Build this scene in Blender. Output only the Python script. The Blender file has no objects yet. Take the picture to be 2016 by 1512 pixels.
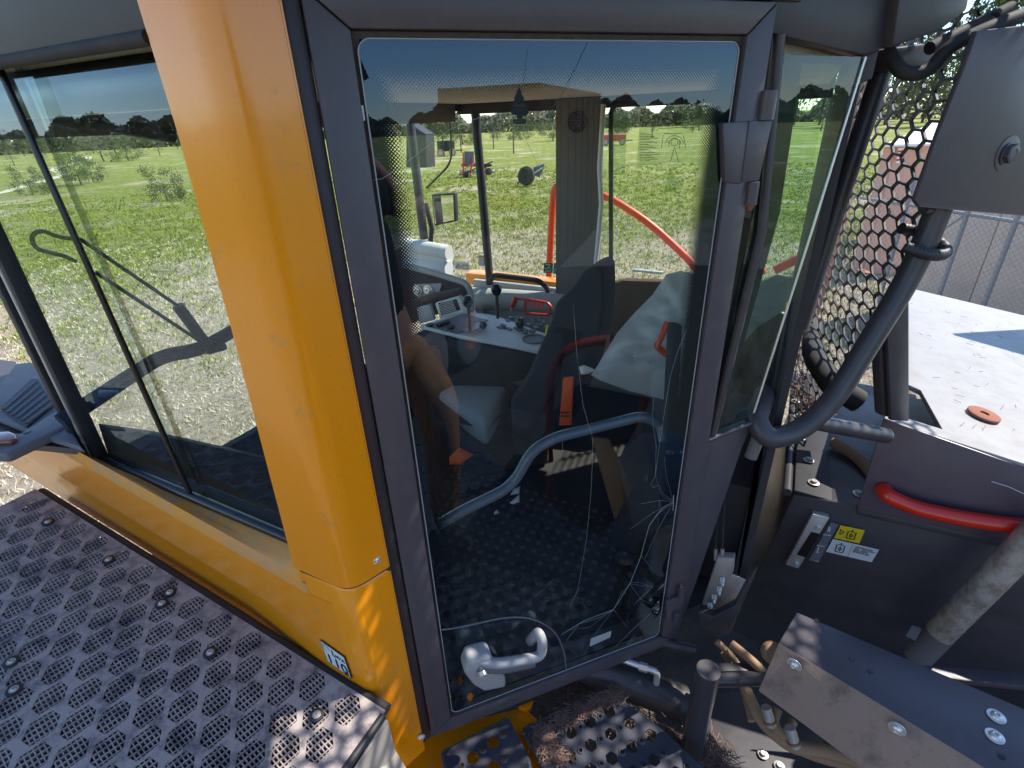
import bpy, bmesh, math, random
from mathutils import Vector as V3, Matrix
from mathutils.geometry import tessellate_polygon
random.seed(7)
SC = bpy.context.scene
COL = SC.collection
# ------------------------------------------------------------------ camera
F, CX, CY = 1025.0, 1008.0, 756.0
dn = V3((78.0, -2020.0, -F)).normalized()
up = -dn
fh = V3((0, 0, -1)); fh = (fh - fh.dot(up) * up).normalized()
rt = fh.cross(up)
RW = Matrix((rt, fh, up))                      # camera axes -> world axes
CAM = V3((0, 0, 3.2))
cd = bpy.data.cameras.new('camera'); cam = bpy.data.objects.new('camera', cd); COL.objects.link(cam)
cam.matrix_world = Matrix.Translation(CAM) @ RW.to_4x4()
cd.sensor_width = 36.0; cd.lens = F / 2016.0 * 36.0
cd.clip_start = 0.02; cd.clip_end = 3000
SC.camera = cam
# ------------------------------------------------------------------ light
SUN_AZ, SUN_EL = 70.4, 50.0
world = bpy.data.worlds.new('World'); SC.world = world; world.use_nodes = True
wn = world.node_tree.nodes; bg = wn['Background']
sky = wn.new('ShaderNodeTexSky'); sky.sky_type = 'NISHITA'; sky.sun_disc = False
sky.sun_elevation = math.radians(SUN_EL); sky.sun_rotation = math.radians(SUN_AZ)
sky.altitude = 1500; sky.air_density = 1.0; sky.dust_density = 0.1; sky.ozone_density = 3.0
world.node_tree.links.new(sky.outputs[0], bg.inputs[0]); bg.inputs[1].default_value = 0.15
sl = bpy.data.lights.new('sun', 'SUN'); sun = bpy.data.objects.new('sun', sl); COL.objects.link(sun)
sl.energy = 3.6; sl.angle = math.radians(0.55); sl.color = (1.0, 0.95, 0.86)
a, e = math.radians(SUN_AZ), math.radians(SUN_EL)
sun.rotation_euler = V3((math.sin(a) * math.cos(e), math.cos(a) * math.cos(e), math.sin(e))).to_track_quat('Z', 'Y').to_euler()
SC.view_settings.view_transform = 'Standard'; SC.view_settings.look = 'None'
SC.view_settings.exposure = 1.12; SC.view_settings.gamma = 1.0
SC.render.engine = 'CYCLES'
try:
    SC.cycles.max_bounces = 10; SC.cycles.transparent_max_bounces = 24; SC.cycles.use_denoising = True
    SC.cycles.caustics_reflective = False
except Exception: pass
# ------------------------------------------------------------------ survey planes
def ray(x, y): return RW @ V3(((x - CX) / F, -(y - CY) / F, -1.0))
def AZ(d): d = math.radians(d); return V3((math.sin(d), math.cos(d), 0))
def Hz(x, y, z):
    r = ray(x, y); return CAM + r * ((z - CAM.z) / r.z)
class Plane:
    def __init__(s, p, n): s.p = V3(p); s.n = V3(n).normalized()
    def __call__(s, x, y, off=0.0):
        r = ray(x, y); return CAM + r * ((s.p + s.n * off - CAM).dot(s.n) / r.dot(s.n))
def wall(p, az):
    n = V3((-AZ(az).y, AZ(az).x, 0))
    if n.dot(CAM - V3(p)) < 0: n = -n
    return Plane(p, n)
P0 = Hz(885, 1400, 1.75)
DD = AZ(70.8); D = wall(P0, 70.8); DN = D.n
RG = D(688, 1169, 0.05)                         # the cab's corner ridge
U, VV, ZZ = AZ(-62), AZ(28), V3((0, 0, 1))
W = wall(RG, -62); WN = W.n
def M(u, v, z): return V3((RG.x, RG.y, 0)) + U * u + VV * v + ZZ * z        # machine frame: u forward, v across
def DS(s, z, off=0.0): return V3((P0.x, P0.y, 0)) + DD * s + DN * off + ZZ * z
def WS(u, z, off=0.0): return V3((RG.x, RG.y, 0)) + U * u + WN * off + ZZ * z
def UVP(v): return Plane(M(0, v, 0), -VV)       # vertical plane along the machine at v
# ------------------------------------------------------------------ materials
def nt(name):
    m = bpy.data.materials.new(name); m.use_nodes = True
    return m, m.node_tree.nodes, m.node_tree.links, m.node_tree.nodes['Principled BSDF']
def mat(name, col, rough=0.5, metal=0.0, dust=None, dcol=(0.30, 0.21, 0.15), dscale=9, dlo=0.45, dhi=0.75,
        bump=0.0, bscale=250, coat=0.0, var=0.12, spec=0.5, ew=None, rr=0.12):
    m, N, L, b = nt(name)
    b.inputs['Roughness'].default_value = rough; b.inputs['Metallic'].default_value = metal
    b.inputs['Coat Weight'].default_value = coat; b.inputs['Coat Roughness'].default_value = 0.08
    b.inputs['Specular IOR Level'].default_value = spec
    tc = N.new('ShaderNodeTexCoord')
    n1 = N.new('ShaderNodeTexNoise'); n1.inputs['Scale'].default_value = dscale; n1.inputs['Detail'].default_value = 9; n1.inputs['Roughness'].default_value = 0.68
    geo = N.new('ShaderNodeNewGeometry')
    L.new(geo.outputs['Position'], n1.inputs['Vector'])
    n2 = N.new('ShaderNodeTexNoise'); n2.inputs['Scale'].default_value = 3.1; n2.inputs['Detail'].default_value = 4
    L.new(geo.outputs['Position'], n2.inputs['Vector'])
    mx = N.new('ShaderNodeMix'); mx.data_type = 'RGBA'
    c = V3(col)
    mx.inputs[6].default_value = (*(c * (1 - var)), 1); mx.inputs[7].default_value = (*[min(1, x * (1 + var)) for x in col], 1)
    L.new(n2.outputs[0], mx.inputs[0]); out = mx.outputs[2]
    if dust:
        mr = N.new('ShaderNodeMapRange'); mr.inputs[1].default_value = dlo; mr.inputs[2].default_value = dhi; mr.inputs[4].default_value = dust
        L.new(n1.outputs[0], mr.inputs[0])
        m2 = N.new('ShaderNodeMix'); m2.data_type = 'RGBA'; L.new(mr.outputs[0], m2.inputs[0]); L.new(out, m2.inputs[6]); m2.inputs[7].default_value = (*dcol, 1)
        out = m2.outputs[2]
        n4 = N.new('ShaderNodeTexNoise'); n4.inputs['Scale'].default_value = dscale * 9; n4.inputs['Detail'].default_value = 5; n4.inputs['Roughness'].default_value = 0.8; L.new(geo.outputs['Position'], n4.inputs['Vector'])
        mr4 = N.new('ShaderNodeMapRange'); mr4.inputs[1].default_value = 0.56; mr4.inputs[2].default_value = 0.72; mr4.inputs[4].default_value = min(0.6, dust * 0.55); L.new(n4.outputs[0], mr4.inputs[0])
        m4 = N.new('ShaderNodeMix'); m4.data_type = 'RGBA'; L.new(mr4.outputs[0], m4.inputs[0]); L.new(out, m4.inputs[6]); m4.inputs[7].default_value = (*dcol, 1); out = m4.outputs[2]
        r2 = N.new('ShaderNodeMapRange'); r2.inputs[3].default_value = rough; r2.inputs[4].default_value = min(1, rough + 0.4); L.new(mr.outputs[0], r2.inputs[0]); L.new(r2.outputs[0], b.inputs['Roughness'])
    else:
        r2 = N.new('ShaderNodeMapRange'); r2.inputs[3].default_value = max(0, rough - rr / 2); r2.inputs[4].default_value = rough + rr / 2; L.new(n1.outputs[0], r2.inputs[0]); L.new(r2.outputs[0], b.inputs['Roughness'])
    L.new(out, b.inputs['Base Color'])
    if bump:
        n3 = N.new('ShaderNodeTexNoise'); n3.inputs['Scale'].default_value = bscale; n3.inputs['Detail'].default_value = 3
        L.new(geo.outputs['Position'], n3.inputs['Vector'])
        bp = N.new('ShaderNodeBump'); bp.inputs['Strength'].default_value = bump; bp.inputs['Distance'].default_value = 0.002
        L.new(n3.outputs[0], bp.inputs['Height']); L.new(bp.outputs[0], b.inputs['Normal'])
    return m
def glass(name, tint=(0.80, 0.88, 0.84), f0=0.045, gain=1.0, haze=0.03, refl=(0.85, 0.93, 1.0)):
    m, N, L, b = nt(name); N.remove(b); out = N['Material Output']
    lw = N.new('ShaderNodeLayerWeight'); lw.inputs[0].default_value = 0.5
    p = N.new('ShaderNodeMath'); p.operation = 'POWER'; p.inputs[1].default_value = 4.2; L.new(lw.outputs['Facing'], p.inputs[0])
    mr = N.new('ShaderNodeMapRange'); mr.inputs[3].default_value = f0; mr.inputs[4].default_value = gain; L.new(p.outputs[0], mr.inputs[0])
    tr = N.new('ShaderNodeBsdfTransparent'); tr.inputs[0].default_value = (*tint, 1)
    gl = N.new('ShaderNodeBsdfGlossy'); gl.inputs['Roughness'].default_value = 0.0; gl.inputs['Color'].default_value = (*refl, 1)
    df = N.new('ShaderNodeBsdfDiffuse'); df.inputs[0].default_value = (0.5, 0.48, 0.44, 1)
    no = N.new('ShaderNodeTexNoise'); no.inputs['Scale'].default_value = 14; no.inputs['Detail'].default_value = 10; no.inputs['Roughness'].default_value = 0.75
    g = N.new('ShaderNodeNewGeometry'); L.new(g.outputs['Position'], no.inputs['Vector'])
    hz = N.new('ShaderNodeMapRange'); hz.inputs[1].default_value = 0.4; hz.inputs[2].default_value = 0.8; hz.inputs[4].default_value = haze * 2; L.new(no.outputs[0], hz.inputs[0])
    m1 = N.new('ShaderNodeMixShader'); L.new(hz.outputs[0], m1.inputs[0]); L.new(tr.outputs[0], m1.inputs[1]); L.new(df.outputs[0], m1.inputs[2])
    m2 = N.new('ShaderNodeMixShader'); L.new(mr.outputs[0], m2.inputs[0]); L.new(m1.outputs[0], m2.inputs[1]); L.new(gl.outputs[0], m2.inputs[2])
    L.new(m2.outputs[0], out.inputs[0]); return m
def simple(name, col, rough=0.6, metal=0.0, spec=0.5, emit=None):
    m, N, L, b = nt(name); b.inputs['Base Color'].default_value = (*col, 1); b.inputs['Roughness'].default_value = rough
    b.inputs['Metallic'].default_value = metal; b.inputs['Specular IOR Level'].default_value = spec; return m
MT = {}
MT['yellow'] = mat('yellow_paint', (0.95, 0.305, 0.003), 0.24, dust=0.55, dcol=(0.36, 0.20, 0.09), dscale=15, dlo=0.60, dhi=0.74, coat=0.28, bump=0.03, bscale=90, var=0.05)
MT['yellow_dusty'] = mat('dusty_yellow_paint', (0.85, 0.32, 0.012), 0.6, dust=0.8, dcol=(0.52, 0.31, 0.17), dscale=14, dlo=0.36, dhi=0.66, bump=0.12, bscale=300, var=0.08)
MT['dark'] = mat('charcoal_paint', (0.055, 0.049, 0.056), 0.42, dust=0.30, dcol=(0.13, 0.10, 0.085), dscale=16, dlo=0.48, dhi=0.75, bump=0.10, bscale=420, var=0.15)
MT['frame'] = mat('frame_paint', (0.078, 0.068, 0.077), 0.38, dust=0.3, dcol=(0.17, 0.13, 0.12), dscale=20, dlo=0.5, dhi=0.78, bump=0.08, bscale=500, var=0.1)
MT['black'] = mat('black_plastic', (0.020, 0.020, 0.023), 0.5, dust=0.25, dcol=(0.08, 0.07, 0.06), bump=0.1)
MT['blackgloss'] = mat('black_gloss_trim', (0.012, 0.012, 0.014), 0.25)
MT['rubber'] = mat('rubber', (0.022, 0.021, 0.020), 0.75, dust=0.5, dcol=(0.10, 0.085, 0.07), bump=0.2)
MT['seal'] = mat('weathered_seal', (0.055, 0.042, 0.032), 0.8, dust=0.6, dcol=(0.14, 0.11, 0.08), dscale=60)
MT['plastic'] = mat('grey_plastic', (0.13, 0.13, 0.145), 0.55, dust=0.3, dcol=(0.22, 0.19, 0.17), bump=0.25, bscale=700)
MT['handle'] = mat('handle_plastic', (0.36, 0.35, 0.35), 0.5, bump=0.3, bscale=900)
MT['trim'] = mat('light_grey_trim', (0.42, 0.44, 0.43), 0.6, dust=0.3, dcol=(0.30, 0.27, 0.22), bump=0.2, bscale=600)
MT['console'] = mat('silver_console', (0.62, 0.64, 0.64), 0.45, dust=0.15)
MT['liner'] = mat('headliner_fabric', (0.60, 0.55, 0.47), 0.9, dust=0.4, dcol=(0.40, 0.34, 0.26), dscale=60, bump=0.4, bscale=900)
MT['pillar'] = mat('grey_pillar_trim', (0.14, 0.135, 0.125), 0.8, dust=0.3, bump=0.3, bscale=700)
MT['intdark'] = mat('dark_interior', (0.030, 0.028, 0.030), 0.75, dust=0.4, dcol=(0.07, 0.06, 0.05), bump=0.2)
MT['brownint'] = mat('brown_interior_pad', (0.10, 0.055, 0.028), 0.8, dust=0.4, dcol=(0.16, 0.10, 0.06))
MT['seatnavy'] = mat('navy_seat_cloth', (0.014, 0.019, 0.034), 0.9, dust=0.2, dcol=(0.045, 0.04, 0.035), bump=0.4, bscale=800)
MT['seatgrey'] = mat('grey_seat_cloth', (0.30, 0.33, 0.33), 0.95, dust=0.3, dcol=(0.22, 0.22, 0.20), dscale=40, bump=0.5, bscale=900)
MT['tube'] = mat('tube_paint', (0.055, 0.051, 0.056), 0.36, dust=0.3, dcol=(0.20, 0.14, 0.12), dscale=14, dlo=0.5, dhi=0.8)
MT['railpaint'] = mat('blue_grey_rail_paint', (0.085, 0.105, 0.14), 0.25)
MT['hood'] = mat('galvanised_hood', (0.33, 0.32, 0.32), 0.55, dust=0.38, dcol=(0.17, 0.15, 0.13), dscale=11, dlo=0.42, dhi=0.75, bump=0.1)
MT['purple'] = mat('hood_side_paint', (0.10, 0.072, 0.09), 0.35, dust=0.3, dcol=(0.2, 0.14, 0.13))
MT['red'] = mat('red_paint', (0.75, 0.022, 0.008), 0.28, dust=0.15, dcol=(0.45, 0.1, 0.06), coat=0.5)
MT['redrail'] = mat('orange_red_rail', (0.85, 0.07, 0.01), 0.4)
MT['steel'] = mat('bare_steel', (0.50, 0.46, 0.42), 0.4, 0.5, dust=0.45, dcol=(0.30, 0.24, 0.18))
MT['chrome'] = mat('bright_zinc', (0.78, 0.75, 0.70), 0.3, 0.55, dust=0.15)
MT['cyl'] = mat('worn_cylinder', (0.55, 0.49, 0.42), 0.4, 0.4, dust=0.75, dcol=(0.20, 0.13, 0.08), dscale=22, dlo=0.42, dhi=0.62)
MT['dusttan'] = mat('mud_caked_paint', (0.34, 0.235, 0.165), 0.9, dust=0.75, dcol=(0.12, 0.09, 0.075), dscale=18, dlo=0.5, dhi=0.72, bump=0.3)
MT['hose'] = mat('dusty_hose', (0.36, 0.22, 0.12), 0.75, dust=0.4, dcol=(0.22, 0.14, 0.09))
MT['rust'] = mat('rusty_disc', (0.27, 0.085, 0.045), 0.8, dust=0.6, dcol=(0.36, 0.17, 0.11), dscale=50)
MT['tread'] = mat('muddy_tread', (0.05, 0.048, 0.062), 0.5, dust=0.97, dcol=(0.40, 0.335, 0.305), dscale=22, dlo=0.30, dhi=0.55, bump=0.35, bscale=260)
MT['treadunder'] = mat('muddy_underside', (0.07, 0.055, 0.045), 0.9, dust=0.6, dcol=(0.2, 0.15, 0.12))
MT['plate'] = mat('step_plate_paint', (0.050, 0.053, 0.070), 0.40, dust=0.35, dcol=(0.17, 0.12, 0.10), dscale=14, dlo=0.5, dhi=0.7)
MT['straw'] = mat('dead_pine_straw', (0.22, 0.135, 0.10), 0.9, var=0.5)
MT['white'] = mat('white_paper', (0.78, 0.78, 0.77), 0.7)
MT['ink'] = simple('black_ink', (0.015, 0.015, 0.015), 0.7)
MT['labelwhite'] = simple('white_label', (0.75, 0.75, 0.75), 0.4)
MT['labelyellow'] = simple('yellow_label', (0.85, 0.60, 0.02), 0.4)
MT['labelgreen'] = simple('green_label', (0.01, 0.18, 0.07), 0.4)
MT['labelgrey'] = simple('grey_label', (0.16, 0.17, 0.19), 0.45)
MT['labelorange'] = simple('orange_label', (0.75, 0.30, 0.02), 0.45)
MT['orange'] = mat('orange_webbing', (0.75, 0.10, 0.015), 0.8, bump=0.4)
MT['redplastic'] = mat('red_plastic', (0.62, 0.03, 0.02), 0.35)
MT['bluefresh'] = simple('blue_card', (0.05, 0.09, 0.22), 0.8)
MT['crack'] = simple('crack_edge', (0.42, 0.45, 0.43), 0.2, spec=1.0)
MT['crackdark'] = simple('dark_crack', (0.02, 0.03, 0.03), 0.3)
MT['glass'] = glass('door_glass', (0.93, 0.97, 0.93), 0.066, 0.95, 0.004, (0.52, 0.73, 1.0))
MT['glass2'] = glass('window_glass', (0.82, 0.89, 0.84), 0.06, 0.75, 0.02, (0.6, 0.78, 1.0))
MT['glassg'] = glass('green_glass', (0.50, 0.72, 0.58), 0.05, 0.75, 0.06)
MT['glassfar'] = glass('far_glass', (0.93, 0.95, 0.91), 0.03, 0.4, 0.012)
MT['reflband'] = glass('reflection_band', (0.50, 0.50, 0.42), 0.04, 0.4, 0.05)  # tint imitates a dark band reflected in the side window
MT['decal'] = glass('clear_decal', (0.72, 0.80, 0.70), 0.04, 0.3, 0.13)
MT['orangeglass'] = mat('amber_lens', (0.25, 0.06, 0.03), 0.2, coat=0.8)
m, N, L, b = nt('mirror_glass'); b.inputs['Metallic'].default_value = 1; b.inputs['Roughness'].default_value = 0.02; b.inputs['Base Color'].default_value = (0.9, 0.9, 0.9, 1); MT['mirror'] = m
# poly bag: thin translucent film
m, N, L, b = nt('poly_film'); b.inputs['Base Color'].default_value = (0.80, 0.83, 0.84, 1); b.inputs['Roughness'].default_value = 0.35
trl = N.new('ShaderNodeBsdfTranslucent'); trl.inputs[0].default_value = (0.85, 0.88, 0.88, 1); tp = N.new('ShaderNodeBsdfTransparent')
m1 = N.new('ShaderNodeMixShader'); m1.inputs[0].default_value = 0.45; L.new(b.outputs[0], m1.inputs[1]); L.new(trl.outputs[0], m1.inputs[2])
m2 = N.new('ShaderNodeMixShader'); m2.inputs[0].default_value = 0.06; L.new(m1.outputs[0], m2.inputs[1]); L.new(tp.outputs[0], m2.inputs[2]); L.new(m2.outputs[0], N['Material Output'].inputs[0]); MT['film'] = m
# printed black border of the glass with fading dots (uv in metres from the pane's lower left corner)
def frit(name, x0, x1, z0, z1, band, pitch=0.0058):
    m, N, L, b = nt(name); b.inputs['Base Color'].default_value = (0.008, 0.009, 0.011, 1); b.inputs['Roughness'].default_value = 0.9; b.inputs['Specular IOR Level'].default_value = 0.0
    uv = N.new('ShaderNodeUVMap'); sp = N.new('ShaderNodeSeparateXYZ'); L.new(uv.outputs[0], sp.inputs[0])
    def mth(op, a, bb=None):
        n = N.new('ShaderNodeMath'); n.operation = op
        for i, q in enumerate((a, bb)):
            if q is None: continue
            if isinstance(q, (int, float)): n.inputs[i].default_value = q
            else: L.new(q, n.inputs[i])
        return n.outputs[0]
    x, z = sp.outputs[0], sp.outputs[1]
    # depth past the band's inner limit, positive towards the clear middle
    ix = mth('MINIMUM', mth('SUBTRACT', x, x0), mth('SUBTRACT', x1, x)); iz = mth('MINIMUM', mth('SUBTRACT', z, z0), mth('SUBTRACT', z1, z))
    d = mth('DIVIDE', mth('MINIMUM', ix, iz), band)                         # 0 solid .. 1 clear
    row = mth('FLOOR', mth('DIVIDE', z, pitch * 0.5)); odd = mth('MODULO', mth('ABSOLUTE', row), 2.0)
    fx = mth('SUBTRACT', mth('FRACT', mth('ADD', mth('DIVIDE', x, pitch), mth('MULTIPLY', odd, 0.5))), 0.5)
    fz = mth('SUBTRACT', mth('FRACT', mth('DIVIDE', z, pitch * 0.5)), 0.5)
    r = mth('SQRT', mth('ADD', mth('POWER', mth('ABSOLUTE', fx), 2.0), mth('POWER', mth('MULTIPLY', mth('ABSOLUTE', fz), 0.5), 2.0)))
    hole = mth('LESS_THAN', r, mth('MULTIPLY', d, 0.52))
    hole = mth('MAXIMUM', mth('MULTIPLY', hole, mth('GREATER_THAN', d, 0.0)), mth('GREATER_THAN', d, 1.0))
    t = N.new('ShaderNodeBsdfTransparent'); mx = N.new('ShaderNodeMixShader'); L.new(hole, mx.inputs[0]); L.new(b.outputs[0], mx.inputs[1]); L.new(t.outputs[0], mx.inputs[2])
    L.new(mx.outputs[0], N['Material Output'].inputs[0]); return m
# ground: grass, straw and pale soil
def ground_mat():
    m, N, L, b = nt('field_grass'); b.inputs['Roughness'].default_value = 0.95; b.inputs['Specular IOR Level'].default_value = 0.1
    g = N.new('ShaderNodeNewGeometry')
    def noise(s, d=8, r=0.65):
        n = N.new('ShaderNodeTexNoise'); n.inputs['Scale'].default_value = s; n.inputs['Detail'].default_value = d; n.inputs['Roughness'].default_value = r; L.new(g.outputs['Position'], n.inputs['Vector']); return n.outputs[0]
    def ramp(src, pts):
        r = N.new('ShaderNodeValToRGB'); L.new(src, r.inputs[0]); el = r.color_ramp.elements
        while len(el) < len(pts): el.new(0.5)
        for q, (p, c) in zip(el, pts): q.position = p; q.color = (*c, 1)
        return r.outputs[0]
    green = ramp(noise(1.6, 14, 0.82), [(0.25, (0.08, 0.10, 0.025)), (0.43, (0.19, 0.225, 0.04)), (0.53, (0.31, 0.33, 0.08)), (0.66, (0.60, 0.54, 0.33))])
    dry = ramp(noise(9.0, 12, 0.85), [(0.25, (0.17, 0.11, 0.07)), (0.41, (0.42, 0.30, 0.20)), (0.51, (0.66, 0.56, 0.42)), (0.68, (0.85, 0.79, 0.67))])
    # distance from the machine: bare and strawy close by, green further out
    ln = N.new('ShaderNodeVectorMath'); ln.operation = 'LENGTH'; L.new(g.outputs['Position'], ln.inputs[0])
    near = N.new('ShaderNodeMapRange'); near.inputs[1].default_value = 8; near.inputs[2].default_value = 19; near.inputs[3].default_value = 0.36; near.inputs[4].default_value = -0.02; L.new(ln.outputs['Value'], near.inputs[0])
    big = noise(0.23, 5, 0.6)
    ad = N.new('ShaderNodeMath'); L.new(big, ad.inputs[0]); L.new(near.outputs[0], ad.inputs[1])
    fine = N.new('ShaderNodeMath'); fine.operation = 'MULTIPLY_ADD'; L.new(noise(2.2, 8, 0.8), fine.inputs[0]); fine.inputs[1].default_value = 0.55; L.new(ad.outputs[0], fine.inputs[2])
    f = N.new('ShaderNodeMapRange'); f.inputs[1].default_value = 0.79; f.inputs[2].default_value = 0.93; L.new(fine.outputs[0], f.inputs[0])
    mx = N.new('ShaderNodeMix'); mx.data_type = 'RGBA'; L.new(f.outputs[0], mx.inputs[0]); L.new(green, mx.inputs[6]); L.new(dry, mx.inputs[7])
    L.new(mx.outputs[2], b.inputs['Base Color'])
    bp = N.new('ShaderNodeBump'); bp.inputs['Strength'].default_value = 1.0; bp.inputs['Distance'].default_value = 0.16; L.new(noise(14, 8, 0.8), bp.inputs['Height']); L.new(bp.outputs[0], b.inputs['Normal'])
    return m
MT['ground'] = ground_mat()
MT['soil'] = mat('shade_toned_ground', (0.060, 0.042, 0.030), 0.95, dust=0.8, dcol=(0.03, 0.045, 0.012), dscale=4, bump=0.5, bscale=30)  # dark tone stands for shaded ground mirrored in the door glass
MT['path'] = mat('pale_path', (0.62, 0.55, 0.42), 0.95, dust=0.5, dcol=(0.3, 0.28, 0.12), dscale=3)
MT['grass'] = mat('grass_blades', (0.27, 0.31, 0.045), 0.9, var=0.4, spec=0.1)
MT['drygrass'] = mat('dry_grass_blades', (0.68, 0.60, 0.42), 0.9, var=0.4, spec=0.1)
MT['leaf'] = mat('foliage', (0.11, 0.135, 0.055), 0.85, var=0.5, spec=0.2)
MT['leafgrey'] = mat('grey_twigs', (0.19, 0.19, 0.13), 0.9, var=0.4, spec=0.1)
MT['bark'] = mat('bark', (0.10, 0.08, 0.06), 0.95)
MT['pinksiding'] = mat('rusty_pink_siding', (0.60, 0.36, 0.28), 0.7, dust=0.4, dcol=(0.72, 0.48, 0.38), dscale=4)
MT['beigewall'] = mat('beige_wall', (0.66, 0.52, 0.42), 0.9, dust=0.5, dcol=(0.5, 0.37, 0.28), dscale=5)
MT['galv'] = mat('galvanised_wire', (0.30, 0.31, 0.32), 0.5, 0.3)
MT['rustpanel'] = mat('rust_brown_panel', (0.42, 0.20, 0.13), 0.8, dust=0.5, dcol=(0.25, 0.12, 0.07), dscale=8)
MT['whiteroof'] = mat('white_roof', (0.8, 0.8, 0.78), 0.6)
MT['trailer'] = mat('weathered_brown_steel', (0.10, 0.045, 0.025), 0.75, dust=0.4, dcol=(0.16, 0.09, 0.06), dscale=4)
MT['skin'] = mat('skin', (0.60, 0.28, 0.19), 0.5, bump=0.1)
MT['shirt'] = mat('black_shirt', (0.014, 0.013, 0.014), 0.9)
MT['trousers'] = mat('brown_canvas', (0.62, 0.26, 0.09), 0.9, dust=0.5, dcol=(0.22, 0.09, 0.03), dscale=11, bump=0.6, bscale=60)
MT['boots'] = mat('dark_boots', (0.03, 0.025, 0.022), 0.7)
MT['hair'] = mat('dark_hair', (0.02, 0.014, 0.01), 0.8)
MT['dusttyre'] = mat('dusty_tyre', (0.26, 0.23, 0.20), 0.9, dust=0.5, dcol=(0.26, 0.22, 0.18))
MT['rim'] = mat('red_rim', (0.75, 0.34, 0.20), 0.6, dust=0.5, dcol=(0.3, 0.25, 0.2))

# ------------------------------------------------------------------ object helpers
WL = {}
def thing(name, label, cat, loc, group=None):
    o = bpy.data.objects.new(name, None); COL.objects.link(o); o.location = loc; o.empty_display_size = 0.1
    o['label'] = label; o['category'] = cat; WL[o.name] = V3(loc)
    if group: o['group'] = group
    return o
def link(name, me, mt, parent=None, label=None, kind=None, cat=None, group=None):
    """me holds world coordinates; the origin is moved to its centre"""
    vs = me.vertices
    if len(vs):
        lo = V3([min(v.co[i] for v in vs) for i in range(3)]); hi = V3([max(v.co[i] for v in vs) for i in range(3)])
        c = (lo + hi) / 2; c.z = lo.z
    else: c = V3()
    me.transform(Matrix.Translation(-c))
    if mt is not None: me.materials.append(MT[mt] if isinstance(mt, str) else mt)
    o = bpy.data.objects.new(name, me); COL.objects.link(o); WL[o.name] = c
    if parent is not None: o.parent = parent; o.location = c - WL[parent.name]
    else: o.location = c
    if label: o['label'] = label
    if kind: o['kind'] = kind
    if cat: o['category'] = cat
    if group: o['group'] = group
    return o
def finish(bm, name, smooth=True, ang=35):
    bmesh.ops.recalc_face_normals(bm, faces=bm.faces)
    for f in bm.faces: f.smooth = smooth
    if smooth:
        ca = math.radians(ang)
        for ed in bm.edges:
            if len(ed.link_faces) == 2 and ed.calc_face_angle(0) > ca: ed.smooth = False
    me = bpy.data.meshes.new(name); bm.to_mesh(me); bm.free(); return me
def prism(name, pts, vec, mt, parent=None, bev=0.0, seg=2, **k):
    bm = bmesh.new(); vs = [bm.verts.new(p) for p in pts]; f = bm.faces.new(vs)
    r = bmesh.ops.extrude_face_region(bm, geom=[f]); bmesh.ops.translate(bm, vec=vec, verts=[q for q in r['geom'] if isinstance(q, bmesh.types.BMVert)])
    bmesh.ops.recalc_face_normals(bm, faces=bm.faces)
    if bev: bmesh.ops.bevel(bm, geom=list(bm.edges), offset=bev, segments=seg, affect='EDGES', clamp_overlap=True, profile=0.5)
    return link(name, finish(bm, name), mt, parent, **k)
def slab(name, p, ax, ay, az_, mt, parent=None, bev=0.0, **k):
    """box from corner p along three world vectors"""
    return prism(name, [p, p + ax, p + ax + ay, p + ay], az_, mt, parent, bev, **k)
def rnd(pts, r, n=6):
    """round the inner corners of an open polyline"""
    pts = [V3(p) for p in pts]; out = [pts[0]]
    for i in range(1, len(pts) - 1):
        a, b_, c = pts[i - 1], pts[i], pts[i + 1]
        da, dc = (a - b_), (c - b_); q = min(r, da.length * 0.48, dc.length * 0.48)
        s, t = b_ + da.normalized() * q, b_ + dc.normalized() * q
        for j in range(n + 1):
            w = j / n; out.append(s * (1 - w) ** 2 + b_ * 2 * w * (1 - w) + t * w * w)
    out.append(pts[-1]); return out
def sweep(bm, pts, r, n=12, cap=True, rad=None):
    pts = [V3(p) for p in pts]; tng = []
    for i in range(len(pts)):
        t = pts[min(i + 1, len(pts) - 1)] - pts[max(i - 1, 0)]; tng.append(t.normalized() if t.length > 1e-9 else V3((0, 0, 1)))
    nrm = tng[0].orthogonal().normalized(); rings = []
    for i, p in enumerate(pts):
        nrm = (nrm - tng[i] * nrm.dot(tng[i])).normalized(); bn = tng[i].cross(nrm)
        rr = rad[i] if rad else r
        rings.append([bm.verts.new(p + (nrm * math.cos(2 * math.pi * j / n) + bn * math.sin(2 * math.pi * j / n)) * rr) for j in range(n)])
    for a, b_ in zip(rings, rings[1:]):
        for j in range(n): bm.faces.new((a[j], a[(j + 1) % n], b_[(j + 1) % n], b_[j]))
    if cap: bm.faces.new(rings[0][::-1]); bm.faces.new(rings[-1])
def tube(name, pts, r, mt, parent=None, n=14, rad=None, **k):
    bm = bmesh.new(); sweep(bm, pts, r, n, rad=rad); return link(name, finish(bm, name, ang=50), mt, parent, **k)
def lathe_mesh(name, prof, n=20):
    bm = bmesh.new(); rings = []
    for r, z in prof: rings.append([bm.verts.new((r * math.cos(2 * math.pi * j / n), r * math.sin(2 * math.pi * j / n), z)) for j in range(n)])
    for a, b_ in zip(rings, rings[1:]):
        for j in range(n): bm.faces.new((a[j], a[(j + 1) % n], b_[(j + 1) % n], b_[j]))
    bm.faces.new(rings[0][::-1]); bm.faces.new(rings[-1]); return finish(bm, name, ang=30)
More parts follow.
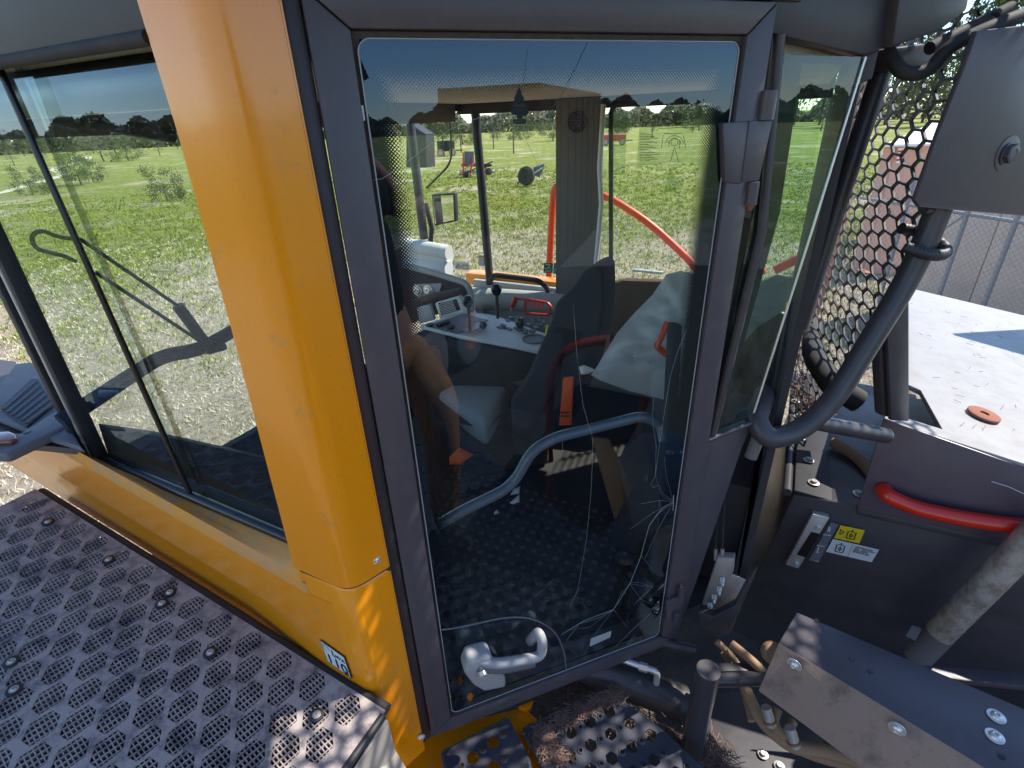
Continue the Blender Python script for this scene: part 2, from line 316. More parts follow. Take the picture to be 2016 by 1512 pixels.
def placed(name, me, p, nrm, mt, parent, scale=1.0, spin=0.0, **k):
    """shared mesh, local z turned to nrm"""
    if not me.materials: me.materials.append(MT[mt] if isinstance(mt, str) else mt)
    o = bpy.data.objects.new(name, me); COL.objects.link(o); WL[o.name] = V3(p)
    o.parent = parent; o.location = V3(p) - (WL[parent.name] if parent else V3())
    o.rotation_mode = 'QUATERNION'; o.rotation_quaternion = V3(nrm).to_track_quat('Z', 'Y') @ Matrix.Rotation(spin, 3, 'Z').to_quaternion()
    o.scale = (scale,) * 3
    for q, v in k.items(): o[q] = v
    return o
def bolt_mesh(name, r=0.009, washer=0.016, hexa=True, depth=0.007):
    bm = bmesh.new()
    def ring(rr, z, n, ph=0): return [bm.verts.new((rr * math.cos(2 * math.pi * j / n + ph), rr * math.sin(2 * math.pi * j / n + ph), z)) for j in range(n)]
    def stack(rs):
        for a, b_ in zip(rs, rs[1:]):
            n = len(a)
            for j in range(n): bm.faces.new((a[j], a[(j + 1) % n], b_[(j + 1) % n], b_[j]))
        bm.faces.new(rs[-1])
    stack([ring(washer, 0, 18), ring(washer, 0.0016, 18), ring(washer * 0.94, 0.002, 18)])
    if hexa: stack([ring(r, 0.002, 6), ring(r, depth, 6), ring(r * 0.86, depth + 0.0012, 6), ring(r * 0.5, depth + 0.0012, 6), ring(r * 0.45, depth + 0.0002, 6)])
    else: stack([ring(r, 0.002, 12), ring(r * 0.85, depth * 0.7, 12), ring(r * 0.5, depth, 12), ring(r * 0.32, depth - 0.001, 12), ring(r * 0.3, depth - 0.0035, 12)])
    return finish(bm, name, ang=30)
def ribbon(name, quads, mt, parent=None, uvf=None, **k):
    bm = bmesh.new(); lay = bm.loops.layers.uv.new('UVMap') if uvf else None
    for q in quads:
        f = bm.faces.new([bm.verts.new(p) for p in q])
        if lay:
            for lp in f.loops: lp[lay].uv = uvf(lp.vert.co)
    me = bpy.data.meshes.new(name); bm.to_mesh(me); bm.free(); return link(name, me, mt, parent, **k)
def holed(name, outer, holes, O, ex, ey, th, mt, parent=None, bev=0.0, **k):
    """flat plate with real holes: 2D outlines in metres in the frame O, ex, ey, thickness th along ex x ey (centred)"""
    cu = bpy.data.curves.new(name, 'CURVE'); cu.dimensions = '2D'; cu.fill_mode = 'BOTH'; cu.extrude = th / 2; cu.bevel_depth = bev; cu.bevel_resolution = 0
    for poly in [outer] + holes:
        sp = cu.splines.new('POLY'); sp.points.add(len(poly) - 1); sp.use_cyclic_u = True
        for q, (x, y) in zip(sp.points, poly): q.co = (x, y, 0, 1)
    o = bpy.data.objects.new(name + '_tmp', cu); COL.objects.link(o); dg = bpy.context.evaluated_depsgraph_get()
    me = bpy.data.meshes.new_from_object(o.evaluated_get(dg)); bpy.data.objects.remove(o); bpy.data.curves.remove(cu)
    ex, ey = V3(ex).normalized(), V3(ey).normalized(); n = ex.cross(ey)
    me.transform(Matrix((( ex.x, ey.x, n.x, O.x), (ex.y, ey.y, n.y, O.y), (ex.z, ey.z, n.z, O.z), (0, 0, 0, 1))))
    me.materials.clear(); return link(name, me, mt, parent, **k)
def ngon(cx, cy, r, n, ph=0.0, sx=1, sy=1): return [(cx + sx * r * math.cos(2 * math.pi * i / n + ph), cy + sy * r * math.sin(2 * math.pi * i / n + ph)) for i in range(n)]
def inside(x, y, poly):
    c = False; j = len(poly) - 1
    for i in range(len(poly)):
        (xi, yi), (xj, yj) = poly[i], poly[j]
        if (yi > y) != (yj > y) and x < (xj - xi) * (y - yi) / (yj - yi) + xi: c = not c
        j = i
    return c
def edge_gap(x, y, poly):
    best = 9
    for i in range(len(poly)):
        a, b_ = V3((*poly[i], 0)), V3((*poly[(i + 1) % len(poly)], 0)); p = V3((x, y, 0)); t = max(0, min(1, (p - a).dot(b_ - a) / (b_ - a).length_squared)); best = min(best, (p - a - (b_ - a) * t).length)
    return best
def text(body, O, ex, ey, size, mt, parent, name='lettering', th=0.0004):
    cu = bpy.data.curves.new('t', 'FONT'); cu.body = body; cu.size = size; cu.extrude = th; cu.space_line = 0.85
    o = bpy.data.objects.new('t', cu); COL.objects.link(o); dg = bpy.context.evaluated_depsgraph_get()
    me = bpy.data.meshes.new_from_object(o.evaluated_get(dg)); bpy.data.objects.remove(o); bpy.data.curves.remove(cu)
    n = V3(ex).cross(V3(ey)).normalized(); Oo = O + n * 0.0007
    me.transform(Matrix(((ex.x, ey.x, n.x, Oo.x), (ex.y, ey.y, n.y, Oo.y), (ex.z, ey.z, n.z, Oo.z), (0, 0, 0, 1)))); me.materials.clear()
    return link(name, me, mt, parent)
def lines(name, segs, w, n, mt, parent, th=0.0004):
    """flat printed strokes on a plane with normal n"""
    bm = bmesh.new()
    for a, b_ in segs:
        a, b_ = V3(a) + n * 0.0008, V3(b_) + n * 0.0008; s = (b_ - a).cross(n).normalized() * w / 2
        if s.length < 1e-9: continue
        bm.faces.new([bm.verts.new(p) for p in (a - s, b_ - s, b_ + s, a + s)])
    me = bpy.data.meshes.new(name); bm.to_mesh(me); bm.free(); return link(name, me, mt, parent)

# ================================================================== THE SETTING
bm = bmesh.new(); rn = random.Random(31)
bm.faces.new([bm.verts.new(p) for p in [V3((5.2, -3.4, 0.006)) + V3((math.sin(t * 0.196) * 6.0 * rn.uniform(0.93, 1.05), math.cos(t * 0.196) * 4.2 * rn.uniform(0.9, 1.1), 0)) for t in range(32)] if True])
link('added_dark_ground', finish(bm, 'added_dark_ground', False), 'soil', kind='structure')  # added dark patch; shade put into its colour to darken the door's reflection
bm = bmesh.new()
bmesh.ops.create_circle(bm, cap_ends=True, segments=64, radius=1500); link('ground', finish(bm, 'ground', False), 'ground', kind='structure')
# grass tufts near enough to be seen as blades
def tufts(name, mt, count, rmin, rmax, a0, a1, h, seed, keep=lambda x, y: True):
    rn = random.Random(seed); vs, fs = [], []
    for _ in range(count):
        rr = math.sqrt(rn.uniform(rmin ** 2, rmax ** 2)); t = math.radians(rn.uniform(a0, a1)); x, y = rr * math.sin(t), rr * math.cos(t)
        if not keep(x, y) or rn.random() < (rr - rmin) / (rmax - rmin) * 0.9: continue
        for _b in range(4):
            bx, by = x + rn.gauss(0, 0.05), y + rn.gauss(0, 0.05); hh = h * rn.uniform(0.4, 1.3); an = rn.uniform(0, 6.28); w = 0.004 + rr * 0.0007
            lx, ly = rn.gauss(0, 0.6) * hh, rn.gauss(0, 0.6) * hh; i = len(vs)
            vs += [(bx - w * math.cos(an), by - w * math.sin(an), 0), (bx + w * math.cos(an), by + w * math.sin(an), 0), (bx + lx, by + ly, hh)]; fs.append((i, i + 1, i + 2))
    me = bpy.data.meshes.new(name); me.from_pydata(vs, [], fs); o = link(name, me, mt); return o
for nm, mt, c, r0, r1, h, sd, lb in (('grass', 'grass', 46000, 8, 42, 0.10, 1, 'short green spring grass growing over the field'), ('dry_grass', 'drygrass', 42000, 4.5, 22, 0.05, 2, 'straw coloured dead grass lying on the bare soil by the machine')):
    o = tufts(nm, mt, c, r0, r1, -64, 50, h, sd); o['kind'] = 'stuff'; o['label'] = lb; o['category'] = 'grass'
# winding pale track, seen through the left window
def strip(name, cl, w, z, mt):
    bm = bmesh.new(); pr = None
    for i, p in enumerate(cl):
        t = (V3(cl[min(i + 1, len(cl) - 1)]) - V3(cl[max(i - 1, 0)])).normalized(); s = V3((-t.y, t.x, 0)) * w * random.uniform(0.7, 1.2); cur = (bm.verts.new(V3(p) + s), bm.verts.new(V3(p) - s))
        if pr: bm.faces.new((pr[0], pr[1], cur[1], cur[0]))
        pr = cur
    me = bpy.data.meshes.new(name); bm.to_mesh(me); bm.free(); me.transform(Matrix.Translation((0, 0, z))); return link(name, me, mt, kind='structure')
strip('path', rnd([Hz(-300, 420, 0), Hz(0, 382, 0), Hz(70, 360, 0), Hz(130, 345, 0), Hz(105, 332, 0), Hz(170, 316, 0), Hz(175, 309, 0)], 3), 0.5, 0.012, 'path')

def crown_mesh(name, kind, seed):
    rn = random.Random(seed); vs, fs = [], []
    if kind == 'pine': cl = [(V3((rn.gauss(0, 0.10), rn.gauss(0, 0.10), 0.25 + 0.72 * k / 26)), 0.20 * (1.08 - k / 26) * rn.uniform(0.8, 1.3)) for k in range(27)]
    elif kind == 'bush': cl = [(V3((rn.uniform(-0.42, 0.42), rn.uniform(-0.42, 0.42), rn.uniform(0.10, 0.80))), rn.uniform(0.12, 0.22)) for k in range(26)]
    else: cl = [(V3((rn.uniform(-0.32, 0.32), rn.uniform(-0.32, 0.32), rn.uniform(0.35, 0.97))), rn.uniform(0.08, 0.15)) for k in range(24)]
    for c, r in cl:
        for _ in range(120 if kind != 'bare' else 60):
            d = V3((rn.gauss(0, 1), rn.gauss(0, 1), rn.gauss(0, 0.7))).normalized() * r * rn.random() ** 0.4; p = c + d; s = 0.0095 * rn.uniform(0.6, 1.5) * (1 if kind != 'bare' else 0.6)
            a = V3((rn.gauss(0, 1), rn.gauss(0, 1), rn.gauss(0, 1))).normalized(); b2 = a.orthogonal().normalized(); i = len(vs)
            vs += [p + a * s * 1.6, p + b2 * s, p - a * s * 1.6, p - b2 * s]; fs.append((i, i + 1, i + 2, i + 3))
    me = bpy.data.meshes.new(name); me.from_pydata(vs, [], fs); return me
def trunk_mesh(name, kind, seed):
    rn = random.Random(seed); bm = bmesh.new(); top = 0.95 if kind != 'bush' else 0.5
    sweep(bm, [V3((rn.gauss(0, 0.008), rn.gauss(0, 0.008), z * top / 5)) for z in range(6)], 0.02, 6, rad=[0.022 * (1.1 - z / 5) for z in range(6)])
    for _ in range(9 if kind != 'bare' else 20):
        z = rn.uniform(0.2, 0.8) * top; a_ = rn.uniform(0, 6.28); l = rn.uniform(0.1, 0.3)
        sweep(bm, [V3((0, 0, z)), V3((math.cos(a_) * l, math.sin(a_) * l, z + l * rn.uniform(0.3, 0.9)))], 0.006, 4, rad=[0.007, 0.002])
    return finish(bm, name)
rn = random.Random(21); vs, fs = [], []
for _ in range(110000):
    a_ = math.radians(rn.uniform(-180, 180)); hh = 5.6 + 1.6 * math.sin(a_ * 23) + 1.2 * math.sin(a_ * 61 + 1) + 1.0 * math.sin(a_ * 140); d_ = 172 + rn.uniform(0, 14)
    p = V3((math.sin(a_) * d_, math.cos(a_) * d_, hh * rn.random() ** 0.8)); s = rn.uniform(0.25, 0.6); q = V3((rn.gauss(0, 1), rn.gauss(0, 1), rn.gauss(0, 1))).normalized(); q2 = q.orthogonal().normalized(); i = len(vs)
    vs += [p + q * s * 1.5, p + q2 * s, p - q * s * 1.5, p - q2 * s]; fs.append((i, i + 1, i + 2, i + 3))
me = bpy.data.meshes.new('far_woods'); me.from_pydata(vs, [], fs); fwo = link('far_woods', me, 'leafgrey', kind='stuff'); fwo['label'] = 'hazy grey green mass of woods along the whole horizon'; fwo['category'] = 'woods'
TREE = {}
for kd, lf in (('pine', 'leaf'), ('bush', 'leaf'), ('bare', 'leafgrey')):
    for i in range(2):
        c, t = crown_mesh('crown', kd, i + 5), trunk_mesh('trunk', kd, i + 9); c.materials.append(MT[lf]); t.materials.append(MT['bark']); TREE[kd, i] = (c, t)
def tree(x, y, h, kd, wid, name, label, group):
    t = thing(name, label, 'tree', (x, y, 0), group); t.scale = (h * wid, h * wid, h); t.rotation_euler.z = random.uniform(0, 6.28); c, tr = TREE[kd, random.randint(0, 1)]
    for nm, me in (('crown', c), ('trunk', tr)):
        o = bpy.data.objects.new(nm, me); COL.objects.link(o); o.parent = t
def px_ground(x, dist, yy=255): r = ray(x, yy); r.z = 0; r.normalize(); return r * dist
rn = random.Random(3)
for i in range(54):                                                     # tree line beyond the field
    x = -150 + i * 40 + rn.uniform(-14, 14); p = px_ground(x, rn.uniform(118, 165)); kd = rn.choice(['pine', 'bare', 'bush', 'pine'])
    h = rn.uniform(3.2, 5.6) if x < 1500 else rn.uniform(17, 25); tree(p.x, p.y, h, 'pine' if x > 1500 else kd, rn.uniform(0.8, 1.2) if x < 1500 else 0.55, {'pine': 'pine_tree', 'bare': 'bare_tree', 'bush': 'broadleaf_tree'}['pine' if x > 1500 else kd],
         {'pine': 'dark conifer in the long tree line along the far edge of the field', 'bare': 'grey leafless tree in the long tree line along the far edge of the field', 'bush': 'bushy green tree in the long tree line along the far edge of the field'}[kd] if x < 1500 else 'tall pine standing beyond the field at the far right', 'tree line along the far edge of the field' if x < 1500 else 'tall pines beyond the yard')
for i in range(30):
    x = -200 + i * 62 + rn.uniform(-20, 20); p = px_ground(x, rn.uniform(88, 112)); tree(p.x, p.y, rn.uniform(1.8, 3.4), rn.choice(['bare', 'bare', 'bush']), 1.5, 'shrub', 'straggly grey green shrub in front of the far tree line', 'shrubs in front of the far tree line')
for (px, ds, h, lb) in ((118, 52, 2.6, 'round green bush standing in the field seen through the left cab window'), (145, 54, 2.0, 'small green bush right beside the round one seen through the left cab window'), (285, 34, 2.0, 'spindly young tree in the field near the yellow cab pillar'), (10, 46, 2.0, 'green bush at the left end of the field track')):
    p = px_ground(px, ds); tree(p.x, p.y, h, 'bush', 0.9, 'bush', lb, None)
for i in range(40):                                                     # woods all round, mirrored in the glass
    a_ = math.radians(rn.uniform(95, 330)); d_ = rn.uniform(120, 160); tree(d_ * math.sin(a_), d_ * math.cos(a_), rn.uniform(3, 6), rn.choice(['pine', 'bush', 'bare']), 1.3, 'woodland_tree', 'woodland tree behind the photographer, seen only as a reflection', 'woods mirrored in the cab glass')

# ================================================================== THE MACHINE
MAC = thing('forestry_machine', 'yellow and charcoal forestry machine with a cracked glass cab door and hex mesh guards', 'machine', (RG.x, RG.y, 0))
def part(parent, name, label=None):
    o = bpy.data.objects.new(name, None); COL.objects.link(o); o.empty_display_size = 0.05; o.parent = parent; WL[o.name] = WL[parent.name].copy()
    if label: o['label'] = label
    return o
# ---- yellow corner pillar
def plan_section(insL, insR, uL=0.150):
    """plan outline of the corner cover: left face along W, rounded ridge, right face along the door wall"""
    L = V3((RG.x, RG.y, 0)) + U * uL; R = DS(-0.083, 0, 0.010)
    A = V3((RG.x, RG.y, 0)); pts = [L + VV * insL]
    pts += [L] + [q for q in rnd([L + (A - L) * 0.1, A, R], 0.042, 7)] + [R - DN * insR]
    return pts
def loft(name, secs, mt, parent, close=False, **k):
    bm = bmesh.new(); rs = [[bm.verts.new(p) for p in s] for s in secs]
    for a, b_ in zip(rs, rs[1:]):
        for j in range(len(a) - 1): bm.faces.new((a[j], a[j + 1], b_[j + 1], b_[j]))
    if close:
        for r in (rs[0], rs[-1]):
            try: bm.faces.new(r)
            except Exception: pass
    return link(name, finish(bm, name, ang=40), mt, parent, **k)
sec = plan_section(0.09, 0.05)
loft('corner_pillar', [[p + ZZ * z for p in plan_section(0.09, 0.05, ul)] for z, ul in ((2.338, 0.158), (2.342, 0.16), (2.9, 0.132), (3.2, 0.122), (3.75, 0.135))], 'yellow', MAC, True, label='tall glossy yellow corner pillar of the cab')
c0 = sum((p for p in sec), V3()) / len(sec)
low = []
for z, sh in ((1.64, 0), (2.0, 0), (2.326, 0), (2.331, 0.004)): low.append([p + (c0 - p).normalized() * sh + ZZ * z for p in sec])
loft('lower_corner_panel', low, 'yellow', MAC, True, label='yellow corner panel below the seam of the pillar')
loft('seam_gap', [[p + (c0 - p).normalized() * 0.006 + ZZ * z for p in sec] for z in (2.325, 2.345)], 'rubber', MAC)
# ---- yellow sill below the side window
def zs(u): return 0.117 * (u - 0.15)
us = [0.135, 0.15, 0.17, 0.21, 0.35, 0.6, 0.9, 1.2, 1.5, 2.2]
secs = []
for i, u in enumerate(us):
    k = min(1, max(0, (u - 0.135) / 0.06)) ** 0.6
    top = [(-0.055 * k + 0.0, 2.352 + (2.352 - 2.31) * 0 ), (-0.018 * k, 2.326 + zs(u) * 0.55), (-0.004 * k, 2.312 + zs(u)), (0.0, 2.298 + zs(u)), (0.001, 2.27 + zs(u))]
    secs.append([WS(u, z, o) for o, z in top])
loft('sill_top', secs, 'yellow_dusty', MAC, label='dusty yellow sill under the side window')
secs = []
for u in [0.05, 0.07, 0.135, 0.2, 0.3, 0.45, 0.8, 1.2, 1.75, 2.2]:
    kk = min(1, max(0, (u - 0.15) / 0.3)); sk = -0.0012 if u < 0.06 else 0.0008
    q = [(0.001, 2.272 + zs(max(u, 0.135)) if u > 0.1 else 2.272), (0.001, 2.145 + zs(u)), (-0.004, 2.130 + zs(u)), (-0.022, 2.04 + zs(u)), (-0.03, 1.95 + zs(u)), (-0.05, 1.90 + zs(u))]
    secs.append([WS(u, z, (o * kk if o < 0 else 0) + sk) for o, z in q])
loft('sill_side', secs, 'yellow', MAC, label='yellow side panel between sill and tread plate')
# screws of the pillar
scr = bolt_mesh('socket_screw', 0.0085, 0.0115, False, 0.006)
placed('socket_screw', scr, D(738, 1103, 0.018), DN, 'chrome', MAC); placed('socket_screw', scr, D(829, 1451, 0.016), DN, 'chrome', MAC)
# noise label
lb = ribbon('noise_label', [[WS(q[0], q[1], 0.0035) for q in ((0.140, 2.118), (0.066, 2.098), (0.060, 2.020), (0.135, 2.038))]], 'ink', MAC, label='white LWA 110 dB noise label with black border')
ld = (WS(0.066, 2.098, 0) - WS(0.140, 2.118, 0)).normalized(); lu = (WS(0.140, 2.118, 0) - WS(0.135, 2.038, 0)).normalized()
ribbon('label_face', [[WS(q[0], q[1], 0.0042) for q in ((0.1375, 2.1135), (0.0690, 2.0950), (0.0635, 2.0250), (0.1325, 2.0420))]], 'labelwhite', lb)
text('L', WS(0.108, 2.082, 0.0046), ld, lu, 0.026, 'ink', lb); text('WA', WS(0.096, 2.0795, 0.0046), ld, lu, 0.016, 'ink', lb)
text('110', WS(0.1305, 2.048, 0.0046), ld, lu, 0.045, 'ink', lb); text('dB', WS(0.079, 2.031, 0.0046), ld, lu, 0.012, 'ink', lb)
cc = WS(0.124, 2.096, 0.0046)
for rr in (0.012, 0.0085): lines('emblem', [(cc + ld * rr * math.cos(i * 0.5236) + lu * rr * math.sin(i * 0.5236), cc + ld * rr * math.cos((i + 1) * 0.5236) + lu * rr * math.sin((i + 1) * 0.5236)) for i in range(9)], 0.0012, WN, 'labelgrey', lb)
# ---- side window (left): header, frame rails, mullion, two panes
slab('side_header', WS(0.10, 3.318, -0.05), U * 1.75, WN * 0.046, ZZ * 0.50, 'dark', MAC, 0.004, label='charcoal header above the side window')
tube('window_top_seal', [WS(0.13, 3.315, -0.005), WS(1.8, 3.315, -0.005)], 0.010, 'rubber', MAC)
slab('roof_lamp_ring', WS(0.34, 3.40, 0.0052), U * 0.004, ZZ * 0.004, WN * 0.002, 'plastic', MAC)
swf = part(MAC, 'side_window', 'sliding side window in black frame left of the yellow pillar')
tube('frame_rail', [WS(0.15, 2.362, -0.045), WS(1.03, 2.362, -0.045)], 0.013, 'blackgloss', swf)
prism('frame_rail', [WS(1.025, 2.35, -0.03), WS(0.985, 2.35, -0.03), WS(0.985, 3.32, -0.03), WS(1.025, 3.32, -0.03)], -WN * 0.035, 'black', swf, 0.003)
prism('frame_rail', [WS(1.012, 2.37, -0.026), WS(1.000, 2.37, -0.026), WS(1.000, 3.32, -0.026), WS(1.012, 3.32, -0.026)], -WN * 0.01, 'steel', swf, 0.002)
prism('front_post', [WS(1.060, 2.33, -0.02), WS(1.032, 2.33, -0.02), WS(1.032, 3.32, -0.02), WS(1.060, 3.32, -0.02)], -WN * 0.05, 'black', MAC, 0.005)
tube('mullion', [WS(0.575, 2.365, -0.046), WS(0.655, 3.32, -0.046)], 0.0065, 'blackgloss', swf, n=8)
ribbon('painted_reflection', [[WS(0.548, 2.365, -0.058), WS(0.520, 2.365, -0.058), WS(0.600, 3.32, -0.058), WS(0.630, 3.32, -0.058)]], 'reflband', swf)  # dark see-through strip painted in place of a reflection beside the mullion
ribbon('glass_pane', [[WS(0.985, 2.36, -0.050), WS(0.560, 2.36, -0.050), WS(0.560, 3.32, -0.050), WS(0.985, 3.32, -0.050)]], 'glass2', swf)
ribbon('glass_pane', [[WS(0.62, 2.36, -0.062), WS(0.13, 2.36, -0.062), WS(0.13, 3.32, -0.062), WS(0.62, 3.32, -0.062)]], 'glass2', swf)
prism('window_latch', [WS(0.225, 2.40, -0.048), WS(0.205, 2.40, -0.048), WS(0.205, 2.44, -0.048), WS(0.225, 2.44, -0.048)], -WN * 0.006, 'trim', swf, 0.002)
# ---- cab shell
prism('cab_roof', [M(0.0, 0.02, 3.40), M(1.10, 0.02, 3.40), M(1.10, 2.26, 3.40), M(-0.76, 2.26, 3.40), M(-0.80, 0.90, 3.40), M(-0.12, 0.16, 3.40)], ZZ * 0.3, 'dark', MAC, 0.02)
prism('added_roof_shade', [DS(-0.30, 3.50, 0.0), DS(-0.30, 3.50, 0.40), DS(0.86, 3.50, 0.40), DS(0.86, 3.50, 0.0)], ZZ * 0.05, 'dark', MAC, 0.006)  # added above the view to keep the sun off the tread platform
prism('headliner', [M(0.02, 0.09, 3.285), M(1.00, 0.09, 3.285), M(1.00, 2.20, 3.285), M(-0.72, 2.20, 3.285), M(-0.72, 0.93, 3.285), M(-0.06, 0.20, 3.285)], ZZ * 0.10, 'liner', MAC, 0.0, label='dusty beige headliner inside the cab roof')
prism('cab_floor', [M(0.0, 0.08, 1.70), M(1.02, 0.08, 1.70), M(1.02, 2.2, 1.70), M(-0.72, 2.2, 1.70), M(-0.72, 0.93, 1.70), M(-0.10, 0.22, 1.70)], ZZ * 0.03, 'intdark', MAC)
# floor mat with raised studs
o = prism('floor_mat', [M(0.55, 0.25, 1.731), M(0.02, 0.25, 1.731), M(-0.45, 0.72, 1.731), M(-0.45, 1.15, 1.731), M(0.55, 1.15, 1.731)], ZZ * 0.006, 'rubber', MAC, label='muddy black rubber floor mat with raised squares')
bm = bmesh.new(); rn = random.Random(12)
for i in range(22):
    for j in range(20):
        u, v = 0.55 - i * 0.045, 0.27 + j * 0.045
        if u + v < 0.30: continue
        a_ = rn.uniform(-0.1, 0.1) + (0.785 if (i + j) % 2 else 0); w = 0.012
        vs = [bm.verts.new(M(u + w * math.cos(a_ + k * 1.5708), v + w * math.sin(a_ + k * 1.5708), 1.7415)) for k in range(4)]; f = bm.faces.new(vs); r = bmesh.ops.extrude_face_region(bm, geom=[f]); bmesh.ops.translate(bm, vec=(0, 0, -0.005), verts=[q for q in r['geom'] if isinstance(q, bmesh.types.BMVert)])
link('mat_stud', finish(bm, 'mat_stud', False), 'treadunder', o, kind='stuff')
slab('inner_side_wall', M(0.02, 0.075, 1.72), U * 1.0, VV * 0.03, ZZ * 0.62, 'intdark', MAC)
slab('front_wall', M(1.02, 0.08, 1.72), U * 0.03, VV * 2.12, ZZ * 0.44, 'intdark', MAC)
slab('front_header', M(1.02, 0.08, 3.25), U * 0.05, VV * 2.12, ZZ * 0.14, 'dark', MAC, 0.005)
slab('far_side_wall', M(-0.74, 2.205, 1.72), U * 1.76, VV * 0.03, ZZ * 0.60, 'trim', MAC, 0.005, label='light grey lower wall on the far side of the cab')
prism('sun_visor', [M(1.0, 0.12, 3.20), M(1.0, 2.1, 3.20), M(1.0, 2.1, 3.285), M(1.0, 0.12, 3.285)], -U * 0.01, 'pillar', MAC, 0.003)
slab('side_inner_header', M(0.10, 0.085, 3.235), U * 0.92, VV * 0.02, ZZ * 0.08, 'blackgloss', MAC, 0.003)
slab('far_header', M(-0.74, 2.19, 3.235), U * 1.78, VV * 0.05, ZZ * 0.12, 'intdark', MAC, 0.008)
prism('far_yellow_sill', [M(-0.8, 2.245, 2.27), M(1.10, 2.245, 2.27), M(1.10, 2.245, 2.345), M(-0.8, 2.245, 2.345)], VV * 0.10, 'yellow', MAC, 0.006, label='yellow sill outside the far cab windows')
slab('rear_wall', M(-0.735, 0.885, 1.72), -U * 0.02, VV * 1.32, ZZ * 1.52, 'intdark', MAC)
slab('rear_header', M(-0.745, 0.93, 3.25), -U * 0.03, VV * 1.28, ZZ * 0.14, 'dark', MAC)
# far windows
fw = part(MAC, 'far_side_window', 'clear windows on the far side of the cab'); fv = UVP(2.215)
ribbon('glass_pane', [[M(0.93, 2.22, 2.33), M(0.47, 2.22, 2.33), M(0.47, 2.22, 3.25), M(0.93, 2.22, 3.25)]], 'glassfar', fw)
ribbon('glass_pane', [[M(0.21, 2.22, 2.33), M(-0.72, 2.22, 2.33), M(-0.72, 2.22, 3.25), M(0.21, 2.22, 3.25)]], 'glassfar', fw)
ws = part(MAC, 'windscreen', 'flat windscreen across the front of the cab')
ribbon('glass_pane', [[M(1.04, 0.1, 2.16), M(1.04, 2.2, 2.16), M(1.04, 2.2, 3.27), M(1.04, 0.1, 3.27)]], 'glassfar', ws)
tube('corner_post', [M(0.90, 2.21, 2.30), M(0.935, 2.21, 3.27)], 0.024, 'black', MAC, n=8)
o = prism('far_pillar', [fv(1101, 196), fv(1192, 190), fv(1180, 600), fv(1100, 600)], -VV * 0.05, 'pillar', MAC, 0.006, label='grey trim pillar with round air vent')
tube('pillar_edge_strip', [fv(1188, 205, 0.055), fv(1180, 330, 0.055), fv(1184, 400, 0.055), fv(1172, 530, 0.055)], 0.012, 'labelwhite', o, n=8)
bm = bmesh.new()
for rr in (0.046, 0.030): sweep(bm, [fv(1136, 240, 0.055) + U * rr * math.cos(t * 0.5236) + ZZ * rr * 1.0 * math.sin(t * 0.5236) for t in range(13)], 0.004, 6)
link('air_vent', finish(bm, 'air_vent'), 'black', o)
bm = bmesh.new()
for k_ in range(-3, 4): hw = math.sqrt(max(0, 0.044 ** 2 - (k_ * 0.012) ** 2)); sweep(bm, [fv(1136, 240, 0.053) + U * hw + ZZ * k_ * 0.012, fv(1136, 240, 0.053) - U * hw + ZZ * k_ * 0.012], 0.003, 5)
link('vent_louvre', finish(bm, 'vent_louvre'), 'intdark', o)
tube('window_seal', rnd([fv(1203, 552, 0.02), fv(1203, 205, 0.02), fv(1400, 195, 0.02)], 0.05), 0.012, 'rubber', MAC, n=8)
# instruction sheet and decals on the far glass
def sheet(nm, q, mt, lab, par, off=0.006, pl=fv): return ribbon(nm, [[pl(x, y, off) for x, y in q]], mt, par, label=lab)
sh = sheet('instruction_decal', ((1262, 213), (1400, 207), (1385, 325), (1253, 325)), 'decal', 'clear instruction sheet with gauge and seat diagrams on far window', fw)
wd = lambda x, y: fv(x, y, 0.008)
sg = []
for i in range(18): y = 262 + i * 3.2; sg.append((wd(1259, y), wd(1259 + 10 + (i * 7 % 23) + 6, y)))
def circ(cx, cy, r, n=12, a0=0, a1=6.283): return [(wd(cx + r * math.cos(a0 + (a1 - a0) * i / n), cy + r * 1.0 * math.sin(a0 + (a1 - a0) * i / n)), wd(cx + r * math.cos(a0 + (a1 - a0) * (i + 1) / n), cy + r * math.sin(a0 + (a1 - a0) * (i + 1) / n))) for i in range(n)]
for c_ in ((1321, 230, 7), (1352, 228, 7), (1307, 238, 3), (1362, 236, 3)): sg += circ(*c_)
sg += circ(1328, 285, 18, 12, 3.3, 6.1) + circ(1328, 285, 13, 12, 3.3, 6.1) + circ(1328, 280, 7)
for q in (((1308, 263), (1343, 263)), ((1306, 266), (1302, 292)), ((1345, 264), (1350, 290)), ((1318, 275), (1317, 290)), ((1338, 275), (1338, 292)), ((1328, 290), (1320, 318)), ((1328, 290), (1336, 318)), ((1265, 242), (1295, 240)), ((1265, 242), (1295, 230)), ((1285, 229), (1298, 229)), ((1298, 229), (1296, 241)), ((1306, 244), (1358, 241)), ((1296, 253), (1366, 250))): sg.append((wd(*q[0]), wd(*q[1])))
lines('diagram_print', sg, 0.0022, -VV, 'ink', sh)
ribbon('display_print', [[wd(x, y) for x, y in ((1327, 224), (1343, 223), (1342, 237), (1326, 238))]], 'labelgrey', sh)
sheet('clear_film', ((1205, 215), (1236, 213), (1230, 343), (1196, 345)), 'decal', None, fw)
sheet('clear_film', ((1318, 330), (1345, 365), (1342, 372), (1306, 380)), 'decal', None, fw, 0.007)
gd = sheet('exit_decal', ((1071, 518), (1089, 518), (1088, 537), (1070, 537)), 'labelgreen', 'green emergency exit decal', fw, 0.009)
sheet('exit_decal', ((1090, 518), (1101, 518), (1101, 539), (1089, 539)), 'labelgreen', None, fw, 0.009)
